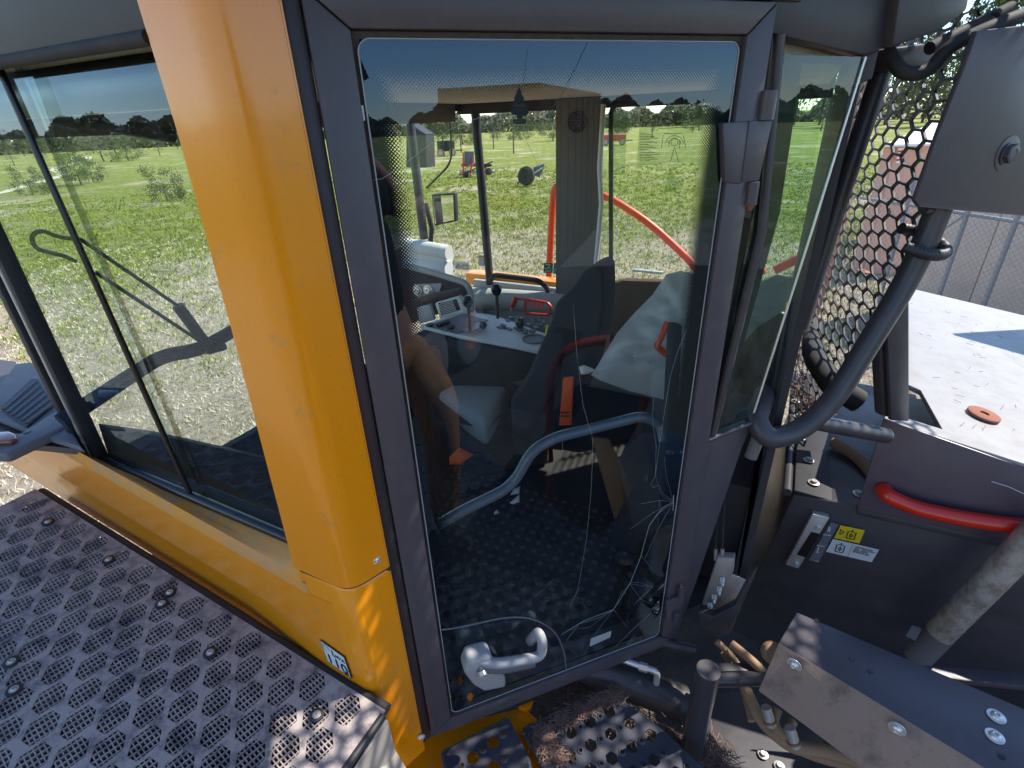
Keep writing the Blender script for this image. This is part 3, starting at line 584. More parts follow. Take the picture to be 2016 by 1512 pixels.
lines('exit_print', [(fv(*p, 0.010), fv(*q, 0.010)) for p, q in (((1074, 521), (1083, 521)), ((1083, 521), (1080, 526)), ((1080, 526), (1076, 530)), ((1076, 530), (1072, 528)), ((1080, 526), (1085, 530)), ((1073, 534), (1085, 533)), ((1092, 522), (1097, 526)), ((1097, 526), (1093, 530)), ((1093, 530), (1098, 535)), ((1093, 530), (1091, 536)))], 0.004, -VV, 'labelwhite', gd)
wp = Plane(M(1.03, 0, 0), -U)
w1 = sheet('warning_decal', ((895, 515), (922, 517), (923, 532), (896, 530)), 'labelwhite', 'white warning decal with triangle', fw, 0.009)
lines('warning_print', [(fv(*p, 0.010), fv(*q, 0.010)) for p, q in (((902, 519), (897.5, 528)), ((902, 519), (907, 528)), ((897.5, 528), (907, 528)), ((902, 522), (902, 526)), ((910, 522), (921, 522)), ((910, 522), (910, 529)), ((921, 522), (921, 529)), ((910, 529), (921, 530)))], 0.003, -VV, 'ink', w1)
w2 = sheet('notice_decal', ((941, 502), (958, 503), (958, 524), (942, 523)), 'labelwhite', 'white notice decal with orange header', fw, 0.009)
ribbon('decal_header', [[fv(x, y, 0.010) for x, y in ((942.5, 503.5), (957, 504.5), (957, 508), (942.5, 507.5))]], 'labelorange', w2)
lines('notice_print', [(fv(944, 510.5 + i * 2.6, 0.010), fv(956, 511 + i * 2.6, 0.010)) for i in range(5)], 0.002, -VV, 'labelgrey', w2)
# wiper, washer and low things beyond the side window
wpp = lambda x, y, o=0.0: wp(x, y, o)
wi = part(MAC, 'windscreen_wiper', 'black pantograph wiper folded across the windscreen')
tube('wiper_arm', [wpp(160, 472, 0.02), wpp(350, 602, 0.02)], 0.0055, 'black', wi, n=8)
tube('wiper_arm', [wpp(188, 536, 0.02), wpp(388, 668, 0.02)], 0.0055, 'black', wi, n=8)
tube('wiper_curl', rnd([wpp(150, 515, 0.02), wpp(130, 505, 0.02), wpp(70, 490, 0.02), wpp(60, 465, 0.02), wpp(80, 452, 0.02), wpp(118, 468, 0.02), wpp(160, 472, 0.02)], 0.12), 0.0055, 'black', wi, n=8)
# dash edge pipe inside the front window, header tube, dark dash
tube('dash_rail', rnd([wpp(120, 830), wpp(265, 735), wpp(320, 700), wpp(390, 690), wpp(470, 645)], 0.15), 0.023, 'seatnavy', MAC, n=12, label='thick dark rail along the windscreen base')
tube('front_guard_tube', [wpp(-60, 195, 0.05), wpp(340, 268, 0.05)], 0.020, 'black', MAC, n=10)
dsh = prism('lower_dash', [wpp(192, 833, 0.02), wpp(300, 848, 0.02), wpp(560, 905, 0.02), wpp(700, 1100, 0.02), wpp(400, 1060, 0.02), wpp(215, 905, 0.02)], -U * 0.1, 'intdark', MAC, 0.004)
tube('dash_post', [wpp(350, 602, 0.02), wpp(415, 690, 0.02), wpp(440, 680, 0.02)], 0.018, 'black', MAC, n=8)
prism('front_tread_plate', [M(1.12, 1.1, 1.95), M(1.12, 1.9, 1.95), M(1.40, 1.9, 1.97), M(1.40, 1.1, 1.97)], ZZ * 0.02, 'tread', MAC)
# ---- things seen through the door: seat
SEAT = part(MAC, 'driver_seat', 'navy and grey high backed driver seat')
def puff(name, pts, vec, mt, parent, bev, **k): return prism(name, pts, vec, mt, parent, bev, 4, **k)
puff('seat_cushion', [Hz(858, 770, 2.10), Hz(945, 728, 2.10), Hz(1015, 740, 2.12), Hz(955, 835, 2.12)], ZZ * -0.13, 'seatgrey', SEAT, 0.035)
puff('seat_bolster', [Hz(842, 790, 2.07), Hz(862, 772, 2.07), Hz(958, 832, 2.08), Hz(985, 800, 2.08), Hz(1005, 830, 2.02), Hz(960, 870, 2.0), Hz(850, 835, 2.0)], ZZ * -0.16, 'seatnavy', SEAT, 0.03)
sp_ = UVP(1.12)
bk = puff('headrest', [sp_(1150, 532), sp_(1172, 522), sp_(1186, 530), sp_(1188, 600), sp_(1176, 690), sp_(1100, 690), sp_(1082, 640), sp_(1094, 596), sp_(1125, 566)], VV * 0.15, 'seatnavy', SEAT, 0.022)
puff('seat_back', [sp_(1084, 625), sp_(1165, 640), sp_(1150, 740), sp_(1090, 880), sp_(1040, 905), sp_(1008, 900), sp_(1000, 790), sp_(1035, 740)], VV * 0.26, 'seatnavy', SEAT, 0.03)
puff('side_bolster', [sp_(1070, 660, 0.03), sp_(1110, 660, 0.03), sp_(1092, 770, 0.03), sp_(1030, 868, 0.03), sp_(1006, 860, 0.03), sp_(1006, 790, 0.03), sp_(1040, 740, 0.03)], VV * 0.05, 'seatnavy', SEAT, 0.018)
for px_, py_ in ((1180, 537), (1159, 564)): placed('headrest_plug', bolt_mesh('headrest_plug', 0.010, 0.016, False, 0.004), sp_(px_ - 4, py_, -0.03) + ZZ * 0.012, -VV * 0.4 + ZZ, 'plastic', SEAT)
tube('seat_piping', [sp_(1078, 640, 0.006), sp_(1066, 700, 0.006)], 0.0035, 'labelyellow', SEAT, n=6)
prism('seat_tag', [sp_(1008, 753, 0.004), sp_(1048, 746, 0.004), sp_(1047, 766, 0.004), sp_(1036, 763, 0.004)], VV * 0.003, 'brownint', SEAT)
prism('seat_base', [Hz(930, 880, 1.9), Hz(1080, 860, 1.9), Hz(1080, 760, 1.9), Hz(960, 760, 1.9)], ZZ * -0.16, 'intdark', SEAT, 0.02)
sb = part(SEAT, 'seat_belt')
prism('belt_buckle', [sp_(1108, 745, 0.05), sp_(1128, 742, 0.05), sp_(1124, 838, 0.05), sp_(1100, 838, 0.05)], VV * 0.012, 'orange', sb, 0.003, label='orange seat belt buckle strap')
lines('buckle_print', [(sp_(1104, 812, 0.052), sp_(1122, 812, 0.052)), (sp_(1104, 819, 0.052), sp_(1122, 819, 0.052))], 0.006, -VV, 'black', sb)
# ---- console beyond the seat
CON = part(MAC, 'side_console', 'silver side console with switches, lever and air vent')
prism('console_body', [Hz(795, 668, 2.32), Hz(900, 615, 2.32), Hz(1110, 645, 2.30), Hz(1110, 700, 2.28), Hz(1010, 690, 2.30)], ZZ * -0.5, 'intdark', CON, 0.01)
prism('console_top', [Hz(826, 640, 2.345), Hz(918, 612, 2.345), Hz(975, 620, 2.345), Hz(1008, 632, 2.335), Hz(1085, 660, 2.325), Hz(1060, 690, 2.325), Hz(1003, 678, 2.33), Hz(905, 660, 2.34)], ZZ * -0.02, 'console', CON, 0.006, 3)
prism('switch_panel', [Hz(836, 641, 2.352), Hz(915, 617, 2.352), Hz(962, 630, 2.352), Hz(900, 654, 2.352)], ZZ * -0.005, 'plastic', CON, 0.002)
for x, y in ((866, 641), (879, 637), (888, 646), (846, 642)): slab('switch', Hz(x, y, 2.354) - U * 0.012 - VV * 0.016, U * 0.024, VV * 0.032, ZZ * 0.012, 'black', CON, 0.003)
prism('gate_plate', [Hz(905, 650, 2.358), Hz(945, 634, 2.358), Hz(960, 640, 2.358), Hz(922, 656, 2.358)], ZZ * 0.003, 'blackgloss', CON)
tube('lever_shaft', [Hz(925, 645, 2.35), Hz(925, 645, 2.35) + ZZ * 0.10], 0.007, 'black', CON, n=8)
kb = lathe_mesh('lever_knob', [(0.004, -0.03), (0.016, -0.022), (0.024, -0.006), (0.026, 0.008), (0.020, 0.022), (0.008, 0.029)])
placed('lever_knob', kb, Hz(925, 645, 2.35) + ZZ * 0.125, ZZ, 'blackgloss', CON); placed('lever_knob', kb, Hz(960, 640, 2.35) + ZZ * 0.14 + VV * 0.1, ZZ, 'blackgloss', CON)
tube('lever_shaft', [Hz(960, 640, 2.35) + VV * 0.1, Hz(960, 640, 2.35) + ZZ * 0.13 + VV * 0.1], 0.008, 'black', CON, n=8)
placed('lever_knob', kb, Hz(951, 640, 2.36), ZZ, 'black', CON, 0.7); placed('lever_knob', kb, Hz(1024, 636, 2.36), ZZ, 'black', CON, 0.9)
placed('cup_holder', lathe_mesh('cup_holder', [(0.055, 0), (0.055, 0.006), (0.047, 0.006), (0.045, 0.001), (0.01, 0.001)]), Hz(1052, 668, 2.328), ZZ, 'plastic', CON)
bm = bmesh.new(); rn = random.Random(5)
for k_ in range(26):
    p = Hz(1012, 645, 2.335) + U * rn.uniform(-0.10, 0.08) + VV * rn.uniform(-0.05, 0.14); bmesh.ops.create_cube(bm, size=1, matrix=Matrix.Translation(p) @ Matrix.Rotation(0.5, 4, 'Z') @ Matrix.Diagonal((0.018, 0.03, 0.008, 1)))
link('keypad_button', finish(bm, 'keypad_button', False), 'plastic', CON, kind='stuff')
cv = UVP(1.55)
vp = prism('vent_panel', [cv(856, 597), cv(903, 583), cv(917, 615), cv(866, 628)], VV * 0.03, 'console', CON, 0.005)
prism('vent_recess', [cv(862, 597, 0.003), cv(898, 589, 0.003), cv(906, 610, 0.003), cv(869, 621, 0.003)], VV * 0.006, 'blackgloss', vp)
bm = bmesh.new()
for i in range(7):
    t = i / 6.0; sweep(bm, [cv(863 + 7 * t, 600 + 18 * t, 0.006), cv(892 + 7 * t, 592 + 18 * t, 0.006)], 0.0028, 4)
link('vent_louvre', finish(bm, 'vent_louvre', False), 'trim', vp)
prism('display_panel', [cv(820, 606), cv(846, 599), cv(855, 630), cv(826, 638)], VV * 0.02, 'trim', CON, 0.004)
# dash frame above the console
tube('dash_edge', rnd([cv(800, 523, -0.1), cv(850, 536, -0.1), cv(915, 556, -0.1), cv(926, 570, -0.1), cv(930, 612, -0.1)], 0.06), 0.016, 'trim', CON, n=10)
prism('dash_panel', [cv(790, 530, -0.12), cv(912, 560, -0.12), cv(918, 600, -0.12), cv(800, 640, -0.12)], VV * 0.03, 'intdark', CON, 0.004)
prism('dash_panel', [cv(780, 600, -0.02), cv(850, 578, -0.02), cv(905, 568, -0.02), cv(905, 580, -0.02), cv(850, 592, -0.02), cv(790, 618, -0.02)], VV * 0.02, 'black', CON, 0.004)
prism('instrument_face', [cv(815, 560, -0.11), cv(870, 558, -0.11), cv(862, 585, -0.11), cv(822, 588, -0.11)], VV * 0.012, 'trim', CON, 0.003)
for x in (822, 843): placed('gauge', bolt_mesh('gauge', 0.022, 0.030, False, 0.010), cv(x, 572, -0.104), -VV, 'chrome', CON)
# far wall grab bar, armrest pad
tube('far_grab_bar', rnd([fv(965, 552, 0.03), fv(972, 541, 0.05), fv(1060, 552, 0.05), fv(1080, 568, 0.04), fv(1078, 590, 0.03)], 0.05), 0.016, 'intdark', MAC, n=10)
tube('far_sill_pad', [fv(912, 585, 0.05), fv(1000, 590, 0.05), fv(1115, 600, 0.05)], 0.065, 'trim', MAC, n=16, label='padded light grey trim roll under the far window')
# rear pads
rp = UVP(1.95)
prism('rear_pad', [rp(1196, 560), rp(1225, 551), rp(1300, 553), rp(1380, 575), rp(1380, 780), rp(1200, 760)], VV * 0.06, 'brownint', MAC, 0.02, label='brown padded rear panel behind the seat')
prism('rear_locker', [M(-0.30, 0.95, 1.74), M(-0.30, 1.6, 1.74), M(-0.72, 1.6, 1.74), M(-0.72, 0.95, 1.74)], ZZ * 0.42, 'intdark', MAC, 0.01)
ip = Plane(DS(0.0, 0, -0.16), DN)
prism('kick_panel', [ip(1166, 862), ip(1200, 865), ip(1246, 960), ip(1212, 1024)], -DN * 0.01, 'brownint', MAC, 0.002)
prism('inner_door_post', [ip(1326, 640), ip(1345, 640), ip(1312, 1230), ip(1292, 1230)], -DN * 0.03, 'seatnavy', MAC, 0.006)
# ---- DOOR
DOOR = part(MAC, 'cab_door', 'charcoal framed cab door with full height cracked glass')
S0, S1, Z0, Z1 = 0.0, 0.675, 1.745, 3.309
def rail(pts, nm='frame_rail'): return prism(nm, [DS(s, z, 0.016) for s, z in pts], -DN * 0.032, 'frame', DOOR, 0.0025)
g = 0.0006
rail([(-0.058, 1.692), (-0.001, 1.744), (-0.001, 3.318), (-0.058, 3.366)])
rail([(-0.057, 3.3675), (0.0, 3.3195), (0.676, 3.3195), (0.732, 3.3675)])
rail([(0.677, 3.318), (0.733, 3.366), (0.744, 1.693), (0.677, 1.744)])
rail([(-0.057, 1.6905), (0.0, 1.7425), (0.676, 1.7425), (0.742, 1.6905)])
def bandpoly(nm, x0, x1, z0, z1, w, off, mt, par): 
    for q in ([(x0, z0), (x0 + w, z0), (x0 + w, z1), (x0, z1)], [(x1 - w, z0), (x1, z0), (x1, z1), (x1 - w, z1)], [(x0 + w, z1 - w), (x1 - w, z1 - w), (x1 - w, z1), (x0 + w, z1)], [(x0 + w, z0), (x1 - w, z0), (x1 - w, z0 + w), (x0 + w, z0 + w)]):
        prism(nm, [DS(s, z, off) for s, z in q], -DN * 0.01, mt, par)
bandpoly('glass_seal', -0.0005, 0.6765, 1.7445, 3.3185, 0.010, 0.004, 'seal', DOOR)
# pane with rounded corners
def rrect(x0, x1, z0, z1, r, n=6):
    out = []
    for cx, cz, a0 in ((x1 - r, z1 - r, 0), (x0 + r, z1 - r, 1.5708), (x0 + r, z0 + r, 3.1416), (x1 - r, z0 + r, 4.7124)):
        out += [(cx + r * math.cos(a0 + 1.5708 * i / n), cz + r * math.sin(a0 + 1.5708 * i / n)) for i in range(n + 1)]
    return out
door_pl = rrect(0.006, 0.669, 1.749, 3.309, 0.018)
uvd = lambda co: ((co - V3((P0.x, P0.y, 0))).dot(DD), co.z)
gp = ribbon('glass_pane', [[DS(s, z, 0.008) for s, z in door_pl]], 'glass', DOOR, label='tinted door glass crossed by long cracks')
ribbon('printed_border', [[DS(s, z, 0.0065) for s, z in door_pl]], frit('glass_print', 0.024, 0.640, 1.70, 3.275, 0.035), DOOR, uvf=uvd, label='black printed border with fading dots round the door glass')
# glass rim light edge
bm = bmesh.new(); pp = [DS(s, z, 0.0085) for s, z in door_pl]; sweep(bm, pp + [pp[0]], 0.0013, 5); link('glass_rim', finish(bm, 'glass_rim'), simple('glass_rim', (0.35, 0.38, 0.40), 0.3), DOOR)
ribbon('reflector_tab', [[D(x, y, 0.0095) for x, y in ((708, 208), (715, 207), (719, 237), (711, 239))]], 'labelwhite', DOOR)
ribbon('glass_sticker', [[D(x, y, 0.0095) for x, y in ((1163, 1257), (1204, 1242), (1201, 1255), (1161, 1273))]], 'trim', DOOR, label='small pale sticker at the bottom of the glass')
# handle cut-out seam, backing
tube('panel_seam', rnd([D(868, 1240, 0.009), D(900, 1236, 0.009), D(1000, 1214, 0.009), D(1050, 1217, 0.009), D(1095, 1243, 0.009), D(1113, 1290, 0.009), D(1115, 1332, 0.009)], 0.06), 0.0022, 'plastic', DOOR, n=6)
# cracks (thin bright fissures in the pane)
def crack(pts, w=0.0007, mt='crack', wob=0.0009, sd=0):
    rn = random.Random(sd + len(pts)); out = []
    for a_, b_ in zip(pts, pts[1:]):
        A_, B_ = D(*a_, 0.009), D(*b_, 0.009); n = max(2, int((A_ - B_).length / 0.02))
        for i in range(n): out.append(A_.lerp(B_, i / n) + (DD * rn.gauss(0, 1) + ZZ * rn.gauss(0, 1)) * wob * 0.35 * (1 if i else 0))
    out.append(D(*pts[-1], 0.009)); tube('crack', out, w * 0.33, mt, DOOR, n=4)
crack([(1040, 96), (1030, 170), (1010, 215)], 0.0006, 'crackdark'); crack([(1157, 85), (1120, 160), (1100, 200), (1070, 222), (1050, 234), (1008, 222)], 0.0010, 'crackdark')
crack([(1008, 222), (1040, 285), (1085, 380), (1110, 470), (1128, 600), (1140, 740), (1160, 845), (1167, 862)], 0.0007, 'crackdark')
crack([(1128, 600), (1136, 700), (1148, 800), (1167, 862), (1165, 950), (1155, 1060), (1138, 1160), (1122, 1195)], 0.00075)
crack([(1008, 222), (960, 225), (885, 255), (800, 320), (752, 352), (735, 355)], 0.0007)
crack([(1367, 265), (1360, 300), (1345, 350), (1348, 355), (1335, 410), (1330, 480), (1310, 560), (1290, 700), (1285, 830), (1292, 880), (1290, 935), (1297, 960), (1306, 980), (1322, 985)], 0.0006)
crack([(1352, 650), (1335, 690), (1320, 740), (1305, 830), (1298, 880), (1290, 935)], 0.0009)
crack([(1325, 988), (1305, 1000), (1290, 1018), (1278, 1035), (1262, 1095), (1240, 1150), (1208, 1200), (1150, 1222), (1105, 1250)], 0.0014)
crack([(1208, 1200), (1180, 1216), (1140, 1228), (1115, 1262)], 0.0009); crack([(1208, 1200), (1225, 1165), (1240, 1150), (1285, 1155), (1248, 1190)], 0.0006); crack([(1208, 1200), (1235, 1235)], 0.0005)
crack([(1240, 1147), (1262, 1147), (1285, 1157)], 0.0005); crack([(1210, 1275), (1245, 1240), (1281, 1208)], 0.0009); crack([(1325, 988), (1300, 985), (1262, 992)], 0.0007); crack([(1325, 985), (1308, 975), (1298, 955), (1285, 960), (1282, 950), (1292, 935)], 0.0006)
crack([(1325, 990), (1300, 1008), (1298, 985)], 0.0008); crack([(1326, 975), (1325, 1005)], 0.003, wob=0.004)
for q_ in ([(1325, 988), (1285, 1010), (1240, 1042)], [(1325, 990), (1296, 1040), (1270, 1100)], [(1208, 1200), (1160, 1235), (1120, 1240)], [(1208, 1200), (1170, 1250), (1150, 1290)], [(1262, 1095), (1285, 1120)], [(1240, 1150), (1262, 1180), (1283, 1190)], [(1325, 985), (1312, 940), (1308, 900)]): crack(q_, 0.0006, wob=0.0005)
# handle
HN = part(DOOR, 'door_handle', 'grey plastic pull handle with round lock')
def hp(x, y, o=0.05): return D(x, y, o)
prism('handle_body', [hp(903, 1292, 0.010), hp(912, 1268, 0.010), hp(956, 1257, 0.010), hp(964, 1284, 0.010), hp(984, 1300, 0.010), hp(986, 1322, 0.010), hp(942, 1330, 0.010), hp(922, 1318, 0.010)], DN * 0.052, 'handle', DOOR, 0.013, 4)
tube('handle_grip', rnd([hp(930, 1296, 0.045), hp(975, 1308, 0.060), hp(1025, 1300, 0.062), hp(1066, 1292, 0.058), hp(1068, 1262, 0.050), hp(1060, 1244, 0.034), hp(1044, 1262, 0.012)], 0.03), 0.0135, 'handle', DOOR, n=18)
tube('handle_underside', rnd([hp(940, 1312, 0.055), hp(985, 1318, 0.060), hp(1050, 1304, 0.058)], 0.04), 0.013, 'plastic', DOOR, n=14)
placed('lock_cylinder', lathe_mesh('lock_cylinder', [(0.0115, 0), (0.0115, 0.016), (0.010, 0.0175), (0.007, 0.0165), (0.003, 0.0165)]), hp(948, 1318, 0.058), (DN + V3((0, 0, -0.35))).normalized(), 'chrome', DOOR)
COL.objects.unlink(HN); bpy.data.objects.remove(HN)
# inner grab rail behind the glass
tube('inner_grab_rail', rnd([D(860, 1035, -0.06), D(905, 1008, -0.06), D(1008, 958, -0.06), D(1046, 888, -0.06), D(1090, 862, -0.06), D(1268, 818, -0.06), D(1302, 838, -0.05), D(1306, 870, -0.02)], 0.045), 0.0135, 'railpaint', DOOR, n=14, label='dark blue grey grab rail across the inside of the door')
# hinges
hm = part(MAC, 'upper_hinge'); 
prism('hinge_plate', [D(1424, 242, 0.020), D(1476, 238, 0.020), D(1460, 362, 0.020), D(1428, 360, 0.020)], -DN * 0.02, 'frame', hm, 0.003)
prism('hinge_plate', [D(1476, 238, 0.022), D(1522, 236, 0.022), D(1495, 356, 0.022), D(1460, 360, 0.022)], -DN * 0.012, 'frame', hm, 0.002)
tube('hinge_knuckle', [D(1514, 178, 0.018), D(1505, 236, 0.018)], 0.0165, 'frame', hm, n=18); tube('hinge_knuckle', [D(1483, 358, 0.02), D(1477, 402, 0.02)], 0.0125, 'frame', hm, n=18)
tube('hinge_pin', [D(1479, 400, 0.02), D(1476, 415, 0.02)], 0.009, 'rust', hm, n=10, rad=[0.010, 0.003])
hl = part(MAC, 'lower_hinge')
tube('hinge_knuckle', [D(1342, 1155, 0.03), D(1339, 1176, 0.03)], 0.0085, 'frame', hl, n=12); tube('hinge_knuckle', [D(1332, 1204, 0.03), D(1328, 1222, 0.03)], 0.0085, 'frame', hl, n=12)
prism('hinge_plate', [D(1312, 1185, 0.026), D(1347, 1170, 0.026), D(1342, 1212, 0.026), D(1312, 1222, 0.026)], -DN * 0.01, 'frame', hl, 0.002)
tube('hinge_pin', [D(1342, 1152, 0.03), D(1341, 1160, 0.03)], 0.005, 'rust', hl, n=8)
# ---- body round the door
prism('door_post', [DS(-0.088, 1.64, -0.004), DS(-0.0595, 1.66, -0.004), DS(-0.0595, 3.75, -0.004), DS(-0.100, 3.75, -0.004)], -DN * 0.05, 'dark', MAC, 0.004)
prism('cab_header', [DS(-0.10, 3.372, 0.004), DS(0.80, 3.372, 0.004), DS(0.80, 3.80, 0.004), DS(-0.10, 3.80, 0.004)], -DN * 0.05, 'dark', MAC, 0.003)
tube('post_seal', [DS(-0.0885, 1.66, 0.006), DS(-0.0885, 3.75, 0.006)], 0.006, 'rubber', MAC, n=8)
prism('inner_sill', [DS(-0.05, 1.66, -0.02), DS(0.72, 1.66, -0.02), DS(0.72, 1.74, -0.02), DS(-0.05, 1.74, -0.02)], -DN * 0.06, 'dark', MAC)
hs = Plane(DS(0, 0, 0.012), DN)
prism('rear_side_header', [D(1520, 66, -0.004), D(1700, 108, -0.004), D(1762, 88, -0.004), D(1790, -60, -0.004), D(1520, -60, -0.004)], -DN * 0.04, 'dark', MAC, 0.003, label='charcoal header over the rear quarter window')
tube('rear_frame_tube', [D(1535, 68, 0.0), D(1500, 455, 0.0), D(1400, 865, 0.0)], 0.010, 'dark', MAC, n=10)
prism('rear_post', [D(1485, 420, -0.02), D(1500, 420, -0.02), D(1402, 868, -0.02), D(1372, 868, -0.02)], -DN * 0.03, 'rubber', MAC)
prism('rear_post', [D(1522, 66, -0.02), D(1545, 66, -0.02), D(1500, 430, -0.02), D(1478, 430, -0.02)], -DN * 0.03, 'dark', MAC)
qw = part(MAC, 'quarter_window', 'green tinted rear quarter window with black border')
qq = [(1545, 108), (1704, 112), (1478, 832), (1394, 866)]
gl = [uvd(D(x, y)) for x, y in qq]
ribbon('glass_pane', [[D(x, y, -0.006) for x, y in qq]], 'glassg', qw)
def lerp2(a_, b_, t): return (a_[0] + (b_[0] - a_[0]) * t, a_[1] + (b_[1] - a_[1]) * t)
def fband(q0, q1, w0, w1, nm='printed_border'): pass
fp = [(1545, 108), (1704, 112), (1688, 160), (1610, 165), (1545, 420), (1470, 690), (1420, 815), (1486, 812), (1478, 832), (1394, 866), (1470, 560)]
prism('printed_border', [D(x, y, -0.0075) for x, y in ((1545, 108), (1582, 108), (1535, 420), (1480, 620), (1422, 830), (1394, 866), (1470, 560))], -DN * 0.001, 'ink', qw)
prism('printed_border', [D(x, y, -0.0075) for x, y in ((1582, 108.5), (1704, 112.5), (1699, 128), (1579, 124))], -DN * 0.001, 'ink', qw)
tube('pane_edge', [D(1704, 112, -0.003), D(1600, 450, -0.003), D(1478, 832, -0.003)], 0.003, 'chrome', qw, n=6)
tube('pane_edge', [D(1394, 866, 0.006), D(1478, 833, 0.006)], 0.006, 'frame', qw, n=8)
prism('rear_side_panel', [D(1394, 869, 0.0), D(1480, 836, 0.0), D(1462, 880, 0.0), D(1345, 1222, 0.0), D(1338, 1222, 0.0)], -DN * 0.03, 'frame', MAC, 0.003, label='charcoal cab wall below the quarter window')
tube('drain_stub', [D(1492, 862, 0.0), D(1478, 900, 0.0)], 0.017, 'pillar', MAC, n=12)
# ---- hex mesh guards
def hexguard(name, O, ex, ey, w, h, a_, t, th, mt, keep=None, label=None):
    """flat-topped hexagons: every cell a frame with depth, walls shared by neighbours"""
    bm = bmesh.new(); n = ex.cross(ey).normalized() * -1; dx, dy = 1.5 * a_, math.sqrt(3) * a_
    for i in range(int(w / dx) + 2):
        for j in range(int(h / dy) + 2):
            cx, cy = i * dx, j * dy + (dy / 2 if i % 2 else 0)
            if keep and not keep(cx, cy): continue
            o_ = [O + ex * (cx + a_ * math.cos(k * 1.0472)) + ey * (cy + a_ * math.sin(k * 1.0472)) for k in range(6)]; q_ = [O + ex * (cx + (a_ - t) * math.cos(k * 1.0472)) + ey * (cy + (a_ - t) * math.sin(k * 1.0472)) for k in range(6)]
            A_ = [bm.verts.new(p) for p in o_]; B_ = [bm.verts.new(p) for p in q_]; C_ = [bm.verts.new(p + n * th) for p in q_]; D_ = [bm.verts.new(p + n * th) for p in o_]
            for k in range(6):
                m_ = (k + 1) % 6; bm.faces.new((A_[k], A_[m_], B_[m_], B_[k])); bm.faces.new((B_[k], B_[m_], C_[m_], C_[k])); bm.faces.new((C_[k], C_[m_], D_[m_], D_[k]))
    me = bpy.data.meshes.new(name); bm.normal_update(); bm.to_mesh(me); bm.free(); return link(name, me, mt, MAC, label=label)
gd0 = AZ(20.2); gO = V3((1.221, 1.636, 0)); gB = Plane(gO, (gd0.y, -gd0.x, 0)); oB = gO - gd0 * 0.45 + ZZ * 1.9
clipB = [((p - oB).dot(gd0) / 3.1, (p - oB).z) for p in [gB(x, y) for x, y in ((1702, 112), (1760, 60), (1975, 5), (1940, 200), (1865, 400), (1800, 500), (1640, 790), (1575, 800), (1520, 740), (1610, 420))]]
hexguard('rear_mesh_guard', oB, gd0 * 3.1, ZZ, 1.2, 1.9, 0.0290, 0.0042, 0.006, 'black', keep=lambda x, y: inside(x, y, clipB), label='black hexagonal mesh guard across the rear of the cab')
prism('rear_rust_post', [D(1708, 132, -1.6), D(1742, 128, -1.6), D(1668, 440, -1.6), D(1600, 660, -1.6), D(1570, 660, -1.6), D(1634, 440, -1.6)], -DN * 0.03, 'rustpanel', MAC, 0.003, label='rusty brown upright panel behind the narrow mesh guard')
# guard tubes
tube('guard_upright', [D(1762, 60, -0.20), D(1650, 400, -0.20), D(1575, 645, -0.20)], 0.024, 'tube', MAC, n=16, label='dark guard upright behind the quarter window')
T2 = rnd([D(1880, 330, 0.05), D(1800, 530, 0.05), D(1640, 790, 0.05), D(1570, 852, 0.05), D(1510, 866, 0.04), D(1487, 826, 0.0), D(1508, 772, -0.06)], 0.10, 9)
tube('guard_hoop', T2, 0.0275, 'tube', MAC, n=20, label='thick bent charcoal guard tube right of the quarter window')
tube('guard_brace', [D(1590, 828, 0.04), D(1745, 858, 0.06)], 0.022, 'tube', MAC, n=16)
prism('guard_gusset', [D(1790, 540, 0.045), D(1784, 545, 0.045), D(1745, 610, 0.045), D(1755, 828, 0.05), D(1790, 830, 0.05)], -DN * 0.012, 'tube', MAC, 0.003)
prism('guard_gusset', [D(1730, 640, 0.03), D(1752, 600, 0.03), D(1768, 826, 0.03), D(1738, 820, 0.03)], -DN * 0.03, 'tube', MAC, 0.008)
# conduit looped round the tube
cpt = []
cc_ = D(1805, 475, 0.05); ax1 = (D(1852, 470, 0.05) - D(1752, 470, 0.05)).normalized()
for i in range(15): t = 3.5 + i * 0.30; cpt.append(cc_ + ax1 * 0.073 * math.cos(t) + (DN * 0.055 + ZZ * -0.022) * math.sin(t) * -1)
bm = bmesh.new(); cps = []
for i in range(len(cpt) - 1):
    for j in range(7): cps.append(cpt[i].lerp(cpt[i + 1], j / 7))
sweep(bm, cps, 0.010, 12, rad=[0.0135 if k % 3 else 0.0115 for k in range(len(cps))]); link('corrugated_conduit', finish(bm, 'corrugated_conduit', ang=80), 'black', MAC, label='black corrugated conduit looped round the guard tube')
# upper right plate with bolt
PL = Plane(D(1900, 250, 0.10), (DN + V3((0, 0, 0.0))).normalized())
tp_ = [(1925, 60), (2100, 40), (2100, 432), (1812, 408), (1803, 395), (1850, 262), (1905, 120)]
pt = prism('guard_side_plate', [PL(x, y) for x, y in tp_], -DN * 0.012, 'frame', MAC, 0.003, label='charcoal steel plate with a large flange bolt at upper right')
big = bolt_mesh('flange_bolt', 0.020, 0.036, True, 0.014); placed('flange_bolt', big, PL(1982, 302, 0.0), DN, 'frame', MAC, 1.0, 0.3); placed('flange_bolt', big, PL(1984, 303, 0.004), DN, 'steel', MAC, 0.62, 0.1)
tube('plate_foot', [PL(1818, 412, -0.05), PL(1850, 415, -0.05)], 0.012, 'tube', MAC, n=10)
